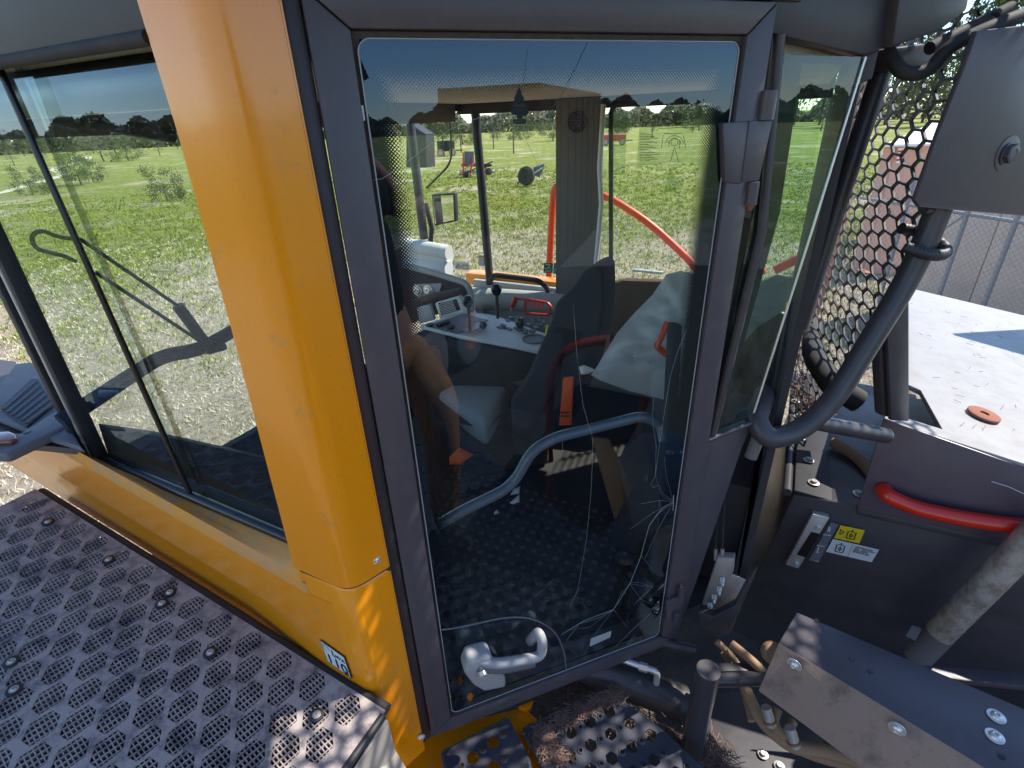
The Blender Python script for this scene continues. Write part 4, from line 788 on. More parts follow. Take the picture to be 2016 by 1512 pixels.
# overhead beams right
prism('overhead_beam', [D(1758, 92, 0.02), D(1850, 62, 0.02), D(1905, 20, 0.02), D(1920, -60, 0.02), D(1780, -60, 0.02)], -DN * 0.06, 'dark', MAC, 0.006)
prism('overhead_box', [D(1745, 95, -0.15), D(1840, 82, -0.15), D(1845, 130, -0.15), D(1750, 140, -0.15)], -DN * 0.08, 'dark', MAC, 0.01)
tube('wiring_loom', rnd([D(1748, 100, -0.05), D(1775, 145, 0.0), D(1825, 145, 0.02), D(1870, 90, 0.03), D(1960, 50, 0.05), D(2040, 20, 0.05)], 0.12), 0.014, 'rubber', MAC, n=10, label='black wiring loom hanging under the overhead beam')
tube('roof_bar', [D(1830, 95, -0.1), D(1990, 15, -0.1)], 0.014, 'rubber', MAC, n=10)
hexguard('canopy_mesh', M(-0.80, 0.80, 3.62), -U, VV, 1.05, 1.2, 0.034, 0.008, 0.008, 'dark', keep=None, label='hexagonal mesh canopy over the walkway behind the cab')
slab('added_shade_plate', M(-1.92, 1.05, 3.64), -U * 1.5, VV * 0.86, ZZ * 0.02, 'dark', MAC, 0.004)  # added out of view, sized so its shade covers the channel cover
slab('rear_arch_plate', M(-2.0, 2.95, 2.55), -U * 0.9, VV * 0.03, ZZ * 0.75, 'dark', MAC, 0.02)
# ---- rear hood
def hz_(u): return 2.35 + 0.18 * (u + 1.04)
HU = [M(-1.04, 1.20, hz_(-1.04)), M(-2.9, 1.20, hz_(-2.9)), M(-2.9, 3.0, hz_(-2.9)), M(-1.20, 3.0, hz_(-1.20))]
hood = prism('rear_hood', [M(-1.04, 1.20, hz_(-1.04)), M(-2.9, 1.20, hz_(-2.9)), M(-2.9, 3.05, hz_(-2.9) - .02), M(-1.32, 3.05, hz_(-1.32) - .02), M(-1.30, 2.9, hz_(-1.30)), M(-1.12, 1.55, hz_(-1.12)), M(-1.18, 1.52, hz_(-1.18)), M(-1.2, 1.26, hz_(-1.2)), M(-1.05, 1.26, hz_(-1.05))], ZZ * -0.02, 'hood', MAC, 0.004, label='pale sunlit flat metal hood behind the cab')
hp_ = Plane(M(-1.04, 1.2, hz_(-1.04)), (U * -0.18 + ZZ).normalized())
dsc = lathe_mesh('hood_disc', [(0.045, 0), (0.045, 0.006), (0.042, 0.0075), (0.013, 0.0075), (0.012, 0.002), (0.004, 0.002)], 24)
placed('hood_disc', dsc, hp_(1936, 817, 0.004), hp_.n, 'rust', MAC, label='rusty round disc with square hole on the hood'); placed('hood_disc', dsc, hp_(1700, 535, 0.004), hp_.n, 'rust', MAC, 0.8)
bm = bmesh.new(); rn = random.Random(4)
for i in range(70):
    p = M(-1.25 - rn.random() * 0.7, 1.25 + rn.random() * 1.5, 0); p.z = 2.35 + 0.18 * ((p - V3((RG.x, RG.y, 0))).dot(U) + 1.04) + 0.004; a_ = rn.uniform(0, 3.14); l = rn.uniform(0.008, 0.03); sweep(bm, [p, p + V3((math.cos(a_), math.sin(a_), rn.uniform(0, 0.15))) * l], 0.0008, 4)
link('pine_needles', finish(bm, 'pine_needles', False), 'straw', MAC, kind='stuff')
sv = UVP(1.195)
fc = prism('hood_side', [sv(1740, 824), sv(2200, 985), sv(2200, 1125), sv(1690, 1010), sv(1688, 1000)], VV * 0.008, 'purple', MAC, 0.003, label='dark purple grey side face of the rear hood')
prism('hood_lip', [sv(1688, 1003, 0.003), sv(2200, 1112, 0.003), sv(2200, 1130, 0.003), sv(1686, 1014, 0.003)], VV * 0.02, 'dark', MAC, 0.004)
tube('red_grab_bar', rnd([sv(1738, 962, 0.005), sv(1745, 975, 0.035), sv(1800, 1000, 0.04), sv(1900, 1022, 0.04), sv(2200, 1062, 0.04)], 0.08), 0.0235, 'red', MAC, n=18, rad=None, label='shiny red grab bar along the hood side')
tube('hood_scratch', [sv(1952, 948, 0.002), sv(1985, 958, 0.002), sv(2016, 972, 0.002)], 0.0012, 'labelwhite', MAC, n=4)
# ---- hydraulic tank
tv = UVP(1.235)
tk = [tv(1560, 972), tv(2300, 1120), tv(2300, 1700), tv(1400, 1260), tv(1440, 1235)]
tank = prism('hydraulic_tank', [tv(1562, 974), tv(2300, 1100), tv(2300, 1560), tv(1520, 1275), tv(1440, 1238)], VV * 0.9, 'dark', MAC, 0.006, label='black hydraulic tank with sight gauge and stickers')
ztk = tv(1562, 974).z
ut = (tv(1562, 974) - V3((RG.x, RG.y, 0))).dot(U)
topc = lambda x, y, o=0.0: Hz(x, y, ztk + 0.02 + o)
prism('tank_lid', [M(ut, 1.24, ztk + 0.002), M(ut - 0.50, 1.24, ztk + 0.002 - .03), M(ut - 0.50, 2.3, ztk + 0.002 - .03), M(ut, 2.3, ztk + 0.002)], ZZ * 0.016, 'black', MAC, 0.004, label='black bolted lid on the hydraulic tank')
bl = bolt_mesh('lid_bolt', 0.011, 0.019, True, 0.010)
for x, y in ((1602, 950), (1592, 906), (1690, 972), (1580, 862), (1572, 820), (1566, 790)): placed('lid_bolt', bl, topc(x, y), ZZ, 'steel', MAC)
tube('tank_hose', rnd([topc(1640, 870, 0.02), topc(1690, 900, 0.02), topc(1740, 960, 0.02)], 0.1), 0.022, 'hose', MAC, n=12)
tube('air_pipe', rnd([Hz(1690, 790, 2.2), Hz(1640, 760, 2.25), Hz(1600, 700, 2.25), Hz(1600, 640, 2.2)], 0.15), 0.045, 'rubber', MAC, n=14, label='fat black air pipe behind the mesh guard')
tube('tank_edge_rail', [M(ut + 0.02, 1.24, ztk), M(ut + 0.02, 2.3, ztk)], 0.016, 'tube', MAC, n=12)
# sight gauge
sgq = [(1600, 1012), (1633, 1020), (1572, 1120), (1546, 1112)]
sg_ = prism('sight_gauge', [tv(x, y, 0.030) for x, y in sgq], VV * 0.028, 'chrome', MAC, 0.003, label='zinc framed oil sight gauge on the tank')
prism('sight_glass', [tv(x, y, 0.033) for x, y in ((1597, 1048), (1614, 1052), (1586, 1098), (1569, 1092))], VV * 0.004, 'blackgloss', sg_)
gb = bolt_mesh('gauge_bolt', 0.009, 0.010, True, 0.006)
placed('gauge_bolt', gb, tv(1611, 1039, 0.030), -VV, 'chrome', sg_); placed('gauge_bolt', gb, tv(1568, 1110, 0.030), -VV, 'chrome', sg_)
gs = ribbon('gauge_scale', [[tv(x, y, 0.006) for x, y in ((1636, 1028), (1651, 1032), (1612, 1107), (1592, 1103))]], 'labelgrey', MAC, label='grey scale sticker with thermometer marks beside sight gauge')
lines('scale_print', [(tv(*p, 0.006), tv(*q, 0.006)) for p, q in (((1620, 1052), (1636, 1054)), ((1608, 1073), (1624, 1076)), ((1604, 1104), (1612, 1105)), ((1632, 1037), (1630, 1046)), ((1635, 1037), (1633, 1047)), ((1612, 1077), (1608, 1088)), ((1608, 1088), (1612, 1087)))], 0.003, -VV, 'labelwhite', gs)
y1 = ribbon('breather_sticker', [[tv(x, y, 0.006) for x, y in ((1655, 1034), (1703, 1044), (1692, 1070), (1642, 1059))]], 'labelyellow', MAC, label='yellow hydraulic oil breather symbol sticker')
y2 = ribbon('oil_sticker', [[tv(x, y, 0.006) for x, y in ((1640, 1061), (1731, 1082), (1716, 1107), (1626, 1086))]], 'labelwhite', MAC, label='white sticker reading HYDRAULIC OIL DO NOT MIX WITH ENGINE OIL')
tvx = lambda x, y: tv(x, y, 0.007)
def tanksym(cx, cy, par, k=1.0):
    q = lambda dx, dy: tvx(cx + dx * k - dy * k * 0.35, cy + dy * k + dx * k * 0.2)
    dr = [(q(0, -3), q(-3.5, 2)), (q(-3.5, 2), q(0, 6)), (q(0, 6), q(3.5, 2)), (q(3.5, 2), q(0, -3))]
    lines('sticker_print', [(q(-9, -7), q(-9, 9)), (q(-9, 9), q(9, 9)), (q(9, 9), q(9, -7)), (q(-6, -7), q(6, -7)), (q(0, -7), q(0, -12))] + dr, 0.0030, -VV, 'ink', par)
tanksym(1676, 1053, y1, 0.85); lines('sticker_print', [(tvx(1655, 1042), tvx(1653, 1052)), (tvx(1655, 1042), tvx(1662, 1048)), (tvx(1653, 1052), tvx(1662, 1048))], 0.0025, -VV, 'ink', y1)
tanksym(1654, 1079, y2, 0.85); lines('sticker_print', [(tvx(1680, 1071), tvx(1669, 1095))], 0.0012, -VV, 'labelgrey', y2)
ex_ = (tv(1731, 1082) - tv(1640, 1061)).normalized(); ey_ = -(tv(1716, 1107) - tv(1731, 1082)).normalized()
text('HYDRAULIC\nOIL - DO NOT\nMIX WITH\nENGINE OIL', tv(1683.5, 1077.5, 0.007), ex_, ey_, 0.0092, 'ink', y2)
# ---- hydraulic cylinder, channel cover, hoses, post
cv2 = UVP(1.10)
tube('hydraulic_cylinder', [cv2(2080, 1010, 0.0), cv2(1835, 1262, 0.0)], 0.040, 'cyl', MAC, n=24, label='scuffed bare metal hydraulic cylinder')
tube('cylinder_gland', [cv2(1850, 1246, 0.0), cv2(1805, 1293, 0.0)], 0.0415, 'plastic', MAC, n=24)
ribbon('cylinder_sticker', [[cv2(x, y, 0.043) for x, y in ((1796, 1231), (1815, 1238), (1802, 1262), (1783, 1252))]], 'labelgrey', MAC)
zc = 1.93
def ct(x, y, z=zc): return Hz(x, y, z)
a1, a2, a3, a4 = ct(1569, 1205), ct(2150, 1452), ct(2150, 1700), ct(1533, 1265)
chn = prism('channel_cover', [a1, a2, ct(2150, 1640), a4], ZZ * -0.006, 'frame', MAC, 0.003, label='sloping charcoal channel cover with mud caked front face')
dwn = (Hz(1493, 1360, 1.84) - a4)
fr = prism('channel_face', [a4 + ZZ * -0.001, ct(2150, 1640) + ZZ * -0.001, ct(2150, 1640) + dwn + ZZ * -.05, a4 + dwn], (a1 - a4).normalized() * 0.006, 'dusttan', MAC, 0.002)
nc = -(a1 - a4).normalized()
cbt = bolt_mesh('button_bolt', 0.012, 0.018, False, 0.009)
edge = (ct(2150, 1640) - a4)
for t, q in ((0.085, 0.18), (0.47, 0.18)): placed('button_bolt', cbt, a4 + edge * t + dwn * q + nc * 0.004, (nc + dwn.normalized() * -0.0), 'chrome', MAC, 1.0)
for x, y in ((1961, 1411), (1958, 1450)): placed('button_bolt', cbt, ct(x, y) + ZZ * 0.001, ZZ, 'chrome', MAC, 1.0)
hd = lathe_mesh('bolt_hole', [(0.007, 0), (0.007, 0.0006), (0.002, 0.0007)], 14)
for x, y in ((1608, 1222), (1677, 1298), (1713, 1322), (1972, 1490)): placed('bolt_hole', hd, ct(x, y) + ZZ * 0.0005, ZZ, 'blackgloss', MAC)
tube('support_post', [Hz(1362, 1475, 1.50) + ZZ * 0.37, Hz(1362, 1475, 1.50) - ZZ * 0.2], 0.031, 'tube', MAC, n=20, label='upright charcoal post between cab and tank')
tube('post_arm', [Hz(1385, 1338, 1.70), Hz(1530, 1335, 1.72)], 0.022, 'tube', MAC, n=8)
slab('arm_flange', Hz(1398, 1322, 1.73), (Hz(1500, 1320, 1.73) - Hz(1398, 1322, 1.73)), VV * 0.03, ZZ * -0.006, 'tube', MAC, 0.002)
prism('rear_cross_bar', [Hz(1640, 1298, 1.74), Hz(2150, 1330, 1.74), Hz(2150, 1365, 1.74), Hz(1900, 1340, 1.74)], ZZ * -0.02, 'dark', MAC, 0.004)
for pts, r_ in (([(1462, 1340, 1.7), (1500, 1430, 1.66), (1580, 1480, 1.66), (1700, 1512, 1.66)], 0.016), ([(1520, 1440, 1.70), (1560, 1472, 1.70), (1640, 1480, 1.70), (1760, 1530, 1.70)], 0.017), ([(1440, 1268, 1.75), (1480, 1300, 1.75), (1530, 1350, 1.7)], 0.013), ([(1410, 1262, 1.73), (1450, 1300, 1.7), (1490, 1400, 1.62)], 0.010), ([(1425, 1285, 1.7), (1462, 1345, 1.62), (1480, 1420, 1.6)], 0.011), ([(1530, 1395, 1.76), (1520, 1425, 1.74), (1545, 1452, 1.72), (1560, 1420, 1.72)], 0.013)):
    tube('hydraulic_hose', rnd([Hz(*p) for p in pts], 0.08), r_, 'hose', MAC, n=12)
for x, y in ((1508, 1392), (1555, 1432)):
    p = Hz(x, y, 1.79); tube('hose_fitting', [p, p + V3((0.012, -0.02, -0.045))], 0.013, 'steel', MAC, n=12, rad=[0.013, 0.015]); tube('hose_clamp', [p + V3((0.012, -0.02, -0.045)) * .7, p + V3((0.012, -0.02, -0.045)) * .82], 0.0165, 'rust', MAC, n=12)
placed('round_cap', lathe_mesh('round_cap', [(0.03, 0), (0.03, 0.02), (0.024, 0.026), (0.003, 0.027)]), Hz(1518, 1283, 1.83), (0, -0.8, 0.6), 'hose', MAC)
# manifold block with fittings and bracket
mv = UVP(0.80)
mb = prism('manifold_block', [mv(1412, 1098), mv(1446, 1100), mv(1444, 1126), mv(1405, 1195), mv(1382, 1190)], VV * 0.03, 'steel', MAC, 0.003, label='zinc hydraulic manifold block with a row of fittings')
prism('manifold_bracket', [mv(1440, 1130, -0.01), mv(1474, 1146, -0.01), mv(1448, 1186, -0.01), mv(1405, 1210, -0.01), mv(1390, 1200, -0.01)], VV * 0.005, 'steel', MAC, 0.001)
for x, y in ((1422, 1138), (1416, 1156), (1406, 1172), (1398, 1188), (1386, 1200)):
    p = mv(x, y, 0.0); dr_ = (-VV + V3((0.2, 0, -0.4))).normalized(); tube('port_fitting', [p, p + dr_ * 0.014, p + dr_ * 0.015, p + dr_ * 0.026], 0.007, 'chrome', MAC, n=10, rad=[0.0085, 0.0085, 0.005, 0.004])
for x in (1405, 1418): tube('thin_hose', [mv(x + 4, 1100, -0.015), mv(x + 4, 1075, -0.02), mv(x + 8, 960, -0.03)], 0.0035, 'rubber', MAC, n=6); tube('hose_ferrule', [mv(x + 4, 1102, -0.015), mv(x + 4, 1080, -0.02)], 0.006, 'steel', MAC, n=8)
mb2 = UVP(0.72)
prism('tank_bracket', [mb2(x, y) for x, y in ((1374, 1204), (1380, 1236), (1436, 1252), (1496, 1108), (1478, 1132), (1446, 1192), (1404, 1214))], VV * 0.03, 'dark', MAC, 0.004)
# lift tube and fittings below the door
tube('lift_cylinder', [Hz(1130, 1300, 1.60), Hz(1345, 1385, 1.50)], 0.055, 'tube', MAC, n=22, label='black cylinder lying below the door')
tube('pipe_elbow', rnd([Hz(1225, 1298, 1.68), Hz(1262, 1312, 1.68), Hz(1295, 1322, 1.68), Hz(1292, 1345, 1.62)], 0.02), 0.0095, 'chrome', MAC, n=12)
tube('pipe_collar', [Hz(1258, 1311, 1.68), Hz(1275, 1316, 1.68)], 0.0135, 'chrome', MAC, n=6)
tube('cross_pipe', [Hz(1290, 1262, 1.70), Hz(1370, 1280, 1.70)], 0.014, 'tube', MAC, n=10)
# under-structure: yellow deck, dark floor pan, rear mud guard
prism('yellow_deck', [Hz(700, 1640, 1.56), Hz(835, 1440, 1.56), Hz(1030, 1392, 1.56), Hz(1075, 1430, 1.56), Hz(1100, 1640, 1.56)], ZZ * -0.02, 'yellow', MAC, 0.003, label='yellow deck plate below the door')
prism('yellow_deck_rim', [Hz(1020, 1390, 1.585), Hz(1050, 1378, 1.585), Hz(1046, 1390, 1.585), Hz(1036, 1396, 1.585)], ZZ * -0.02, 'yellow', MAC, 0.003)
prism('mud_pan', [Hz(1370, 1370, 1.44), Hz(1480, 1360, 1.44), Hz(1600, 1512, 1.44), Hz(2100, 1900, 1.44), Hz(1380, 1900, 1.44)], ZZ * -0.01, 'dark', MAC, 0.003)
prism('belly_pan', [M(1.2, -0.6, 1.20), M(-2.6, -0.9, 1.20), M(-2.6, 2.6, 1.20), M(1.2, 2.2, 1.20)], ZZ * -0.05, 'treadunder', MAC)
for x, y in ((1502, 1485), (1534, 1508)): placed('lid_bolt', bl, Hz(x, y, 1.445), ZZ, 'steel', MAC, 0.8)
# ---- step plates with hexagonal holes and dimples
def step(name, corners, ref, exd, label, sunlit=False, z=1.6):
    ex = exd.normalized(); ey = ZZ.cross(ex); O = ref
    poly = [((p - O).dot(ex), (p - O).dot(ey)) for p in corners]; holes, dim = [], []
    for i in range(-14, 15):
        for j in range(-14, 15):
            x = i * 0.068 + (j % 2) * 0.034; y = j * 0.0545
            if inside(x, y, poly) and edge_gap(x, y, poly) > 0.024: holes.append(ngon(x, y, 0.0185, 6, 0.12))
            xd, yd = x + 0.034, y + 0.0
            if inside(xd, yd, poly) and edge_gap(xd, yd, poly) > 0.018: holes.append(ngon(xd, yd, 0.0052, 8)); dim.append((xd, yd))
    o = holed(name, poly, holes, O, ex, ey, 0.005, 'plate', MAC, label=label)
    ring = lathe_mesh('dimple', [(0.0105, 0), (0.0075, 0.003), (0.0055, 0.0032), (0.0052, 0)], 12); ring.materials.clear()
    bm = bmesh.new()
    for xd, yd in dim:
        P_ = O + ex * xd + ey * yd + ZZ * 0.0026; rs = [[bm.verts.new(P_ + V3((r_ * math.cos(k * 0.6283), r_ * math.sin(k * 0.6283), h_))) for k in range(10)] for r_, h_ in ((0.0115, 0), (0.0078, 0.0035), (0.0055, 0.0035), (0.0052, 0.0))]
        for A_, B_ in zip(rs, rs[1:]):
            for k in range(10): bm.faces.new((A_[k], A_[(k + 1) % 10], B_[(k + 1) % 10], B_[k]))
    if dim: link('grip_dimple', finish(bm, 'grip_dimple'), 'plate', o, kind='stuff')
    bmr = bmesh.new(); n_ = len(corners)
    for k in range(n_): sweep(bmr, [corners[k] - ZZ * 0.006, corners[(k + 1) % n_] - ZZ * 0.006], 0.009, 8)
    link('rolled_edge', finish(bmr, 'rolled_edge'), 'plate', o)
    return o
e_h = Hz(1202, 1438, 1.6); 
c_ = [Hz(1192, 1358, 1.6), Hz(1032, 1436, 1.6), Hz(1090, 1540, 1.6), Hz(1150, 1640, 1.6), Hz(1620, 1690, 1.6), Hz(1390, 1520, 1.6), Hz(1290, 1430, 1.6)]
step('step_plate', c_, Hz(1200, 1402, 1.6), Hz(1200, 1402, 1.6) - Hz(1163, 1422, 1.6), 'grey perforated step plate littered with pine straw')
step('step_plate', [Hz(998, 1416, 1.62), Hz(873, 1481, 1.62), Hz(905, 1640, 1.62), Hz(1060, 1640, 1.62), Hz(1040, 1500, 1.62)], Hz(971, 1462, 1.62), Hz(971, 1462, 1.62) - Hz(937, 1488, 1.62), 'small sunlit perforated step plate under the handle')
# the platform the photographer stands on
step('step_plate', [V3((-0.5, -0.6, 1.595)), V3((0.75, -0.6, 1.595)), V3((0.70, 0.62, 1.595)), V3((0.1, 0.70, 1.595)), V3((-0.5, 0.45, 1.595))], V3((0.1, 0.1, 1.595)), V3((1, 0.3, 0)), 'perforated platform plate the photographer stands on')
# straw and needles caught on the steps
def litter(name, spots, count, zf, sd, ln=(0.02, 0.07), r=0.0009, par=MAC):
    rn = random.Random(sd); bm = bmesh.new()
    for _ in range(count):
        (x, y, s) = rn.choice(spots); p = zf(x + rn.gauss(0, s), y + rn.gauss(0, s * 0.6)) + ZZ * rn.uniform(0.0, 0.008); a_ = rn.uniform(0, 6.28); l = rn.uniform(*ln)
        q = p + V3((math.cos(a_), math.sin(a_), rn.uniform(-0.04, 0.10))) * l; mid = p.lerp(q, 0.5) + V3((rn.gauss(0, 1), rn.gauss(0, 1), 0.5)) * l * 0.1; sweep(bm, [p, mid, q], r, 3, cap=False)
    return link(name, finish(bm, name, False), 'straw', par, kind='stuff')
litter('pine_straw', [(1180, 1380, 9), (1150, 1398, 10), (1110, 1420, 12), (1070, 1440, 10), (1075, 1462, 14), (1095, 1490, 12), (1210, 1375, 8)], 1800, lambda x, y: Hz(x, y, 1.604), 1, (0.008, 0.024), 0.0010)
litter('pine_straw', [(1390, 1470, 18), (1410, 1495, 18), (1370, 1505, 14), (1330, 1460, 14), (1250, 1420, 20)], 500, lambda x, y: Hz(x, y, 1.47), 2, (0.02, 0.06), 0.0013)
litter('pine_straw', [(1150, 1350, 30), (1100, 1400, 25), (1200, 1360, 30)], 350, lambda x, y: Hz(x, y, 1.50), 3, (0.05, 0.16), 0.0014)
litter('pine_straw', [(1560, 760, 20), (1600, 800, 20), (1620, 730, 25), (1570, 700, 12)], 500, lambda x, y: Hz(x, y, ztk + 0.03), 4, (0.02, 0.06), 0.0012)
# ---- muddy tread platform, lower left
G0 = WS(-0.012, 2.0, 0.028); e1 = (U * 1.0 + ZZ * 0.112).normalized(); e2 = -VV; en = e1.cross(e2).normalized()
if en.z < 0: en = -en
outer = [(-0.035, -0.01), (1.42, -0.01), (1.42, 0.62), (-0.06, 0.62), (-0.035, 0.2)]
pat = []
for i in range(-1, 14):
    for j in range(0, 16): pat.append((0.042 + i * 0.108 + (j % 2) * 0.054, 0.030 + j * 0.043))
def patch(cx, cy): return [(cx + x * 1.04, cy + y * 1.03) for x, y in ((-0.028, -0.012), (-0.006, -0.032), (0.020, -0.030), (0.029, 0.006), (0.006, 0.033), (-0.021, 0.030))]
keep = [(x, y) for x, y in pat if inside(x, y, outer) and edge_gap(x, y, outer) > 0.036]
half = [(x, -0.0 + 0.022) for x in (0.096 + i * 0.108 for i in range(12))]
hl_ = [patch(x, y) for x, y in keep]
boltpos = [(0.424, 0.091), (0.091, 0.074), (0.67, 0.03), (0.655, 0.062), (0.92, 0.045), (0.80, 0.33), (0.72, 0.36), (1.22, 0.05)]
tread = holed('tread_platform', outer, hl_, G0, e1, e2, 0.004, 'tread', MAC, label='mud dusted tread platform of slotted hexagon patches')
# each patch: thin bars making slots, their ends inside the hexagonal opening
bm = bmesh.new()
def clip_seg(p, d, poly):
    ts = []
    for i in range(len(poly)):
        a_, b_ = poly[i], poly[(i + 1) % len(poly)]; ex0, ey0 = b_[0] - a_[0], b_[1] - a_[1]; den = d[0] * ey0 - d[1] * ex0
        if abs(den) < 1e-9: continue
        t = ((a_[0] - p[0]) * ey0 - (a_[1] - p[1]) * ex0) / den; s = ((a_[0] - p[0]) * d[1] - (a_[1] - p[1]) * d[0]) / den
        if -1e-6 <= s <= 1 + 1e-6: ts.append(t)
    return (min(ts), max(ts)) if len(ts) >= 2 else None
def bar(bm, p, d, t0, t1, w, h0, h1):
    n2 = (-d[1], d[0]); top, bot = [], []
    for t, s in ((t0, -1), (t1, -1), (t1, 1), (t0, 1)):
        x, y = p[0] + d[0] * t + n2[0] * s * w / 2, p[1] + d[1] * t + n2[1] * s * w / 2; B = G0 + e1 * x + e2 * y
        top.append(bm.verts.new(B + en * h1)); bot.append(bm.verts.new(B + en * h0))
    bm.faces.new(top)
    for k in range(4): bm.faces.new((bot[k], bot[(k + 1) % 4], top[(k + 1) % 4], top[k]))
for (cx, cy), hx in zip(keep, hl_):
    for k in range(-1, 3):
        q = clip_seg((cx + (k - 0.5) * 0.0145, cy), (0.25, 0.97), hx)
        if q: bar(bm, (cx + (k - 0.5) * 0.0145, cy), (0.25, 0.97), q[0], q[1], 0.0022, -0.010, 0.0010)
    for k in range(-4, 5):
        q = clip_seg((cx, cy + k * 0.0085), (0.985, -0.17), hx)
        if q: bar(bm, (cx, cy + k * 0.0085), (0.985, -0.17), q[0], q[1], 0.0026, -0.014, 0.0002)
link('slot_bar', finish(bm, 'slot_bar', False), 'tread', tread, kind='stuff')
prism('tread_underside', [G0 + e1 * x + e2 * y - en * 0.045 for x, y in outer], -en * 0.01, 'intdark', MAC)
ws_ = lathe_mesh('tread_washer', [(0.016, 0), (0.0155, 0.004), (0.010, 0.005), (0.009, 0.003), (0.003, 0.003)], 20); tb = bolt_mesh('tread_bolt', 0.0065, 0.0095, False, 0.006)
for x, y in boltpos:
    p = G0 + e1 * x + e2 * y + en * 0.003; placed('tread_washer', ws_, p, en, 'rubber', MAC); placed('tread_bolt', tb, p + en * 0.003, en, 'steel', MAC)
tube('tread_edge', [G0 + e1 * -0.036 + e2 * 0.0 - en * 0.005, G0 + e1 * -0.036 + e2 * 0.2 - en * 0.005, G0 + e1 * -0.062 + e2 * 0.62 - en * 0.005], 0.010, 'black', MAC, n=10)
# metal bumper below it
prism('steel_bumper', [Hz(738, 1405, 1.97), Hz(800, 1512, 1.80), Hz(860, 1640, 1.8), Hz(690, 1640, 1.9), Hz(700, 1500, 1.95)], ZZ * -0.02, 'steel', MAC, 0.004, label='bare metal edge below the tread platform')
prism('tread_fascia', [G0 + e1 * -0.05 - en * 0.01, G0 + e1 * -0.075 + e2 * 0.62 - en * 0.01, G0 + e1 * -0.10 + e2 * 0.62 - en * 0.25, G0 + e1 * -0.08 - en * 0.25], e1 * 0.006, 'steel', MAC)
# gap rubber between tread and yellow panel
tube('gap_seal', [G0 + e1 * -0.03 - e2 * 0.02 - en * 0.02, G0 + e1 * 1.42 - e2 * 0.02 - en * 0.02], 0.016, 'black', MAC, n=8)
# ---- front left: louvred box, bracket and amber lamp
fb = part(MAC, 'louvre_box', 'grey plastic hood box with slanted louvres at far left')
lbz = 2.45
lz = lambda x, y, o=0.0: Hz(x, y, lbz + o)
prism('box_top', [lz(-60, 790), lz(5, 750), lz(30, 716), lz(62, 712), lz(160, 880), lz(55, 848), lz(-60, 800)], ZZ * -0.02, 'plastic', fb, 0.006)
prism('louvre_recess', [lz(63, 748, 0.003), lz(76, 748, 0.003), lz(104, 800, 0.003), lz(53, 842, 0.003), lz(0, 806, 0.003)], ZZ * 0.004, 'black', fb)
for i in range(6):
    a_, b_ = lz(8 + i * 9, 806 + i * 5.5, 0.006), lz(70 + i * 6.5, 752 + i * 9, 0.006); tube('louvre', [a_, b_], 0.006, 'plastic', fb, n=6)
prism('hood_edge', [lz(-200, 740, -0.03), lz(-60, 700, -0.03), lz(30, 712, -0.03), lz(165, 885, -0.03), lz(60, 875, -0.03), lz(-200, 830, -0.03)], ZZ * -0.02, 'dark', MAC)
br = prism('lamp_bracket', [Hz(-60, 893, 2.46), Hz(12, 893, 2.46), Hz(120, 842, 2.46), Hz(150, 815, 2.46), Hz(122, 800, 2.46), Hz(40, 852, 2.46), Hz(-60, 850, 2.46)], ZZ * -0.03, 'plastic', MAC, 0.008, 3, label='grey bracket arm carrying the amber lamp')
placed('bracket_hole', hd, Hz(53, 850, 2.461), ZZ, 'blackgloss', br, 1.3)
prism('amber_lamp', [Hz(x, y, 2.475) for x, y in ((-20, 850), (18, 848), (30, 853), (32, 862), (18, 868), (-20, 870))], ZZ * -0.014, 'orangeglass', MAC, 0.005, 3, label='small amber marker lamp on bracket')
# mirror outside the far front corner
mr_ = part(MAC, 'wing_mirror', 'black framed wing mirror beyond the windscreen'); mp = UVP(2.62)
prism('mirror_housing', [mp(849, 383), mp(895, 380), mp(897, 436), mp(855, 445)], VV * 0.04, 'black', mr_, 0.008, 3)
ml = Plane(mp(870, 410, 0.006), (-VV * 0.75 - U * 0.65 + ZZ * 0.05).normalized())
ribbon('mirror_glass', [[mp(852, 386, 0.004), mp(892, 384, 0.012), mp(894, 433, 0.012), mp(857, 441, 0.004)]], 'mirror', mr_)
tube('mirror_arm', [mp(838, 400, -0.02), mp(850, 450, -0.02), mp(846, 500, -0.02)], 0.018, 'black', mr_, n=8)
tube('mirror_stalk', rnd([mp(804, 225, -0.05), mp(886, 225, -0.05), mp(890, 320, -0.05), mp(840, 370, -0.05)], 0.08), 0.007, 'black', mr_, n=8)
prism('front_box', [mp(800, 240), mp(838, 264), mp(840, 330), mp(800, 330)], VV * 0.1, 'dark', MAC)
tube('far_front_post', [mp(806, 230, 0.1), mp(835, 470, 0.1)], 0.03, 'dark', MAC, n=8)
# red railings: far side and behind the photographer
rfv = UVP(2.75)
tube('far_red_rail', rnd([rfv(1080, 552), rfv(1088, 400), rfv(1092, 362), rfv(1130, 366), rfv(1200, 388), rfv(1280, 440), rfv(1350, 505), rfv(1420, 580)], 0.12, 8), 0.022, 'redrail', MAC, n=14, label='orange red handrail hoop outside the far side of the cab')
tube('far_red_rail', rnd([rfv(1477, 640), rfv(1480, 545), rfv(1488, 522), rfv(1500, 540)], 0.05), 0.03, 'redrail', MAC, n=12)
tube('far_red_rail', [rfv(1525, 532), rfv(1600, 496)], 0.025, 'redrail', MAC, n=12)
tube('near_red_rail', rnd([V3((0.89, 0.10, 1.03)), V3((0.89, 0.10, 2.28)), V3((1.32, 0.32, 2.30)), V3((1.32, 0.32, 1.03))], 0.2, 8), 0.022, 'redrail', MAC, n=14, label='orange red handrail hoop on the near side of the machine')
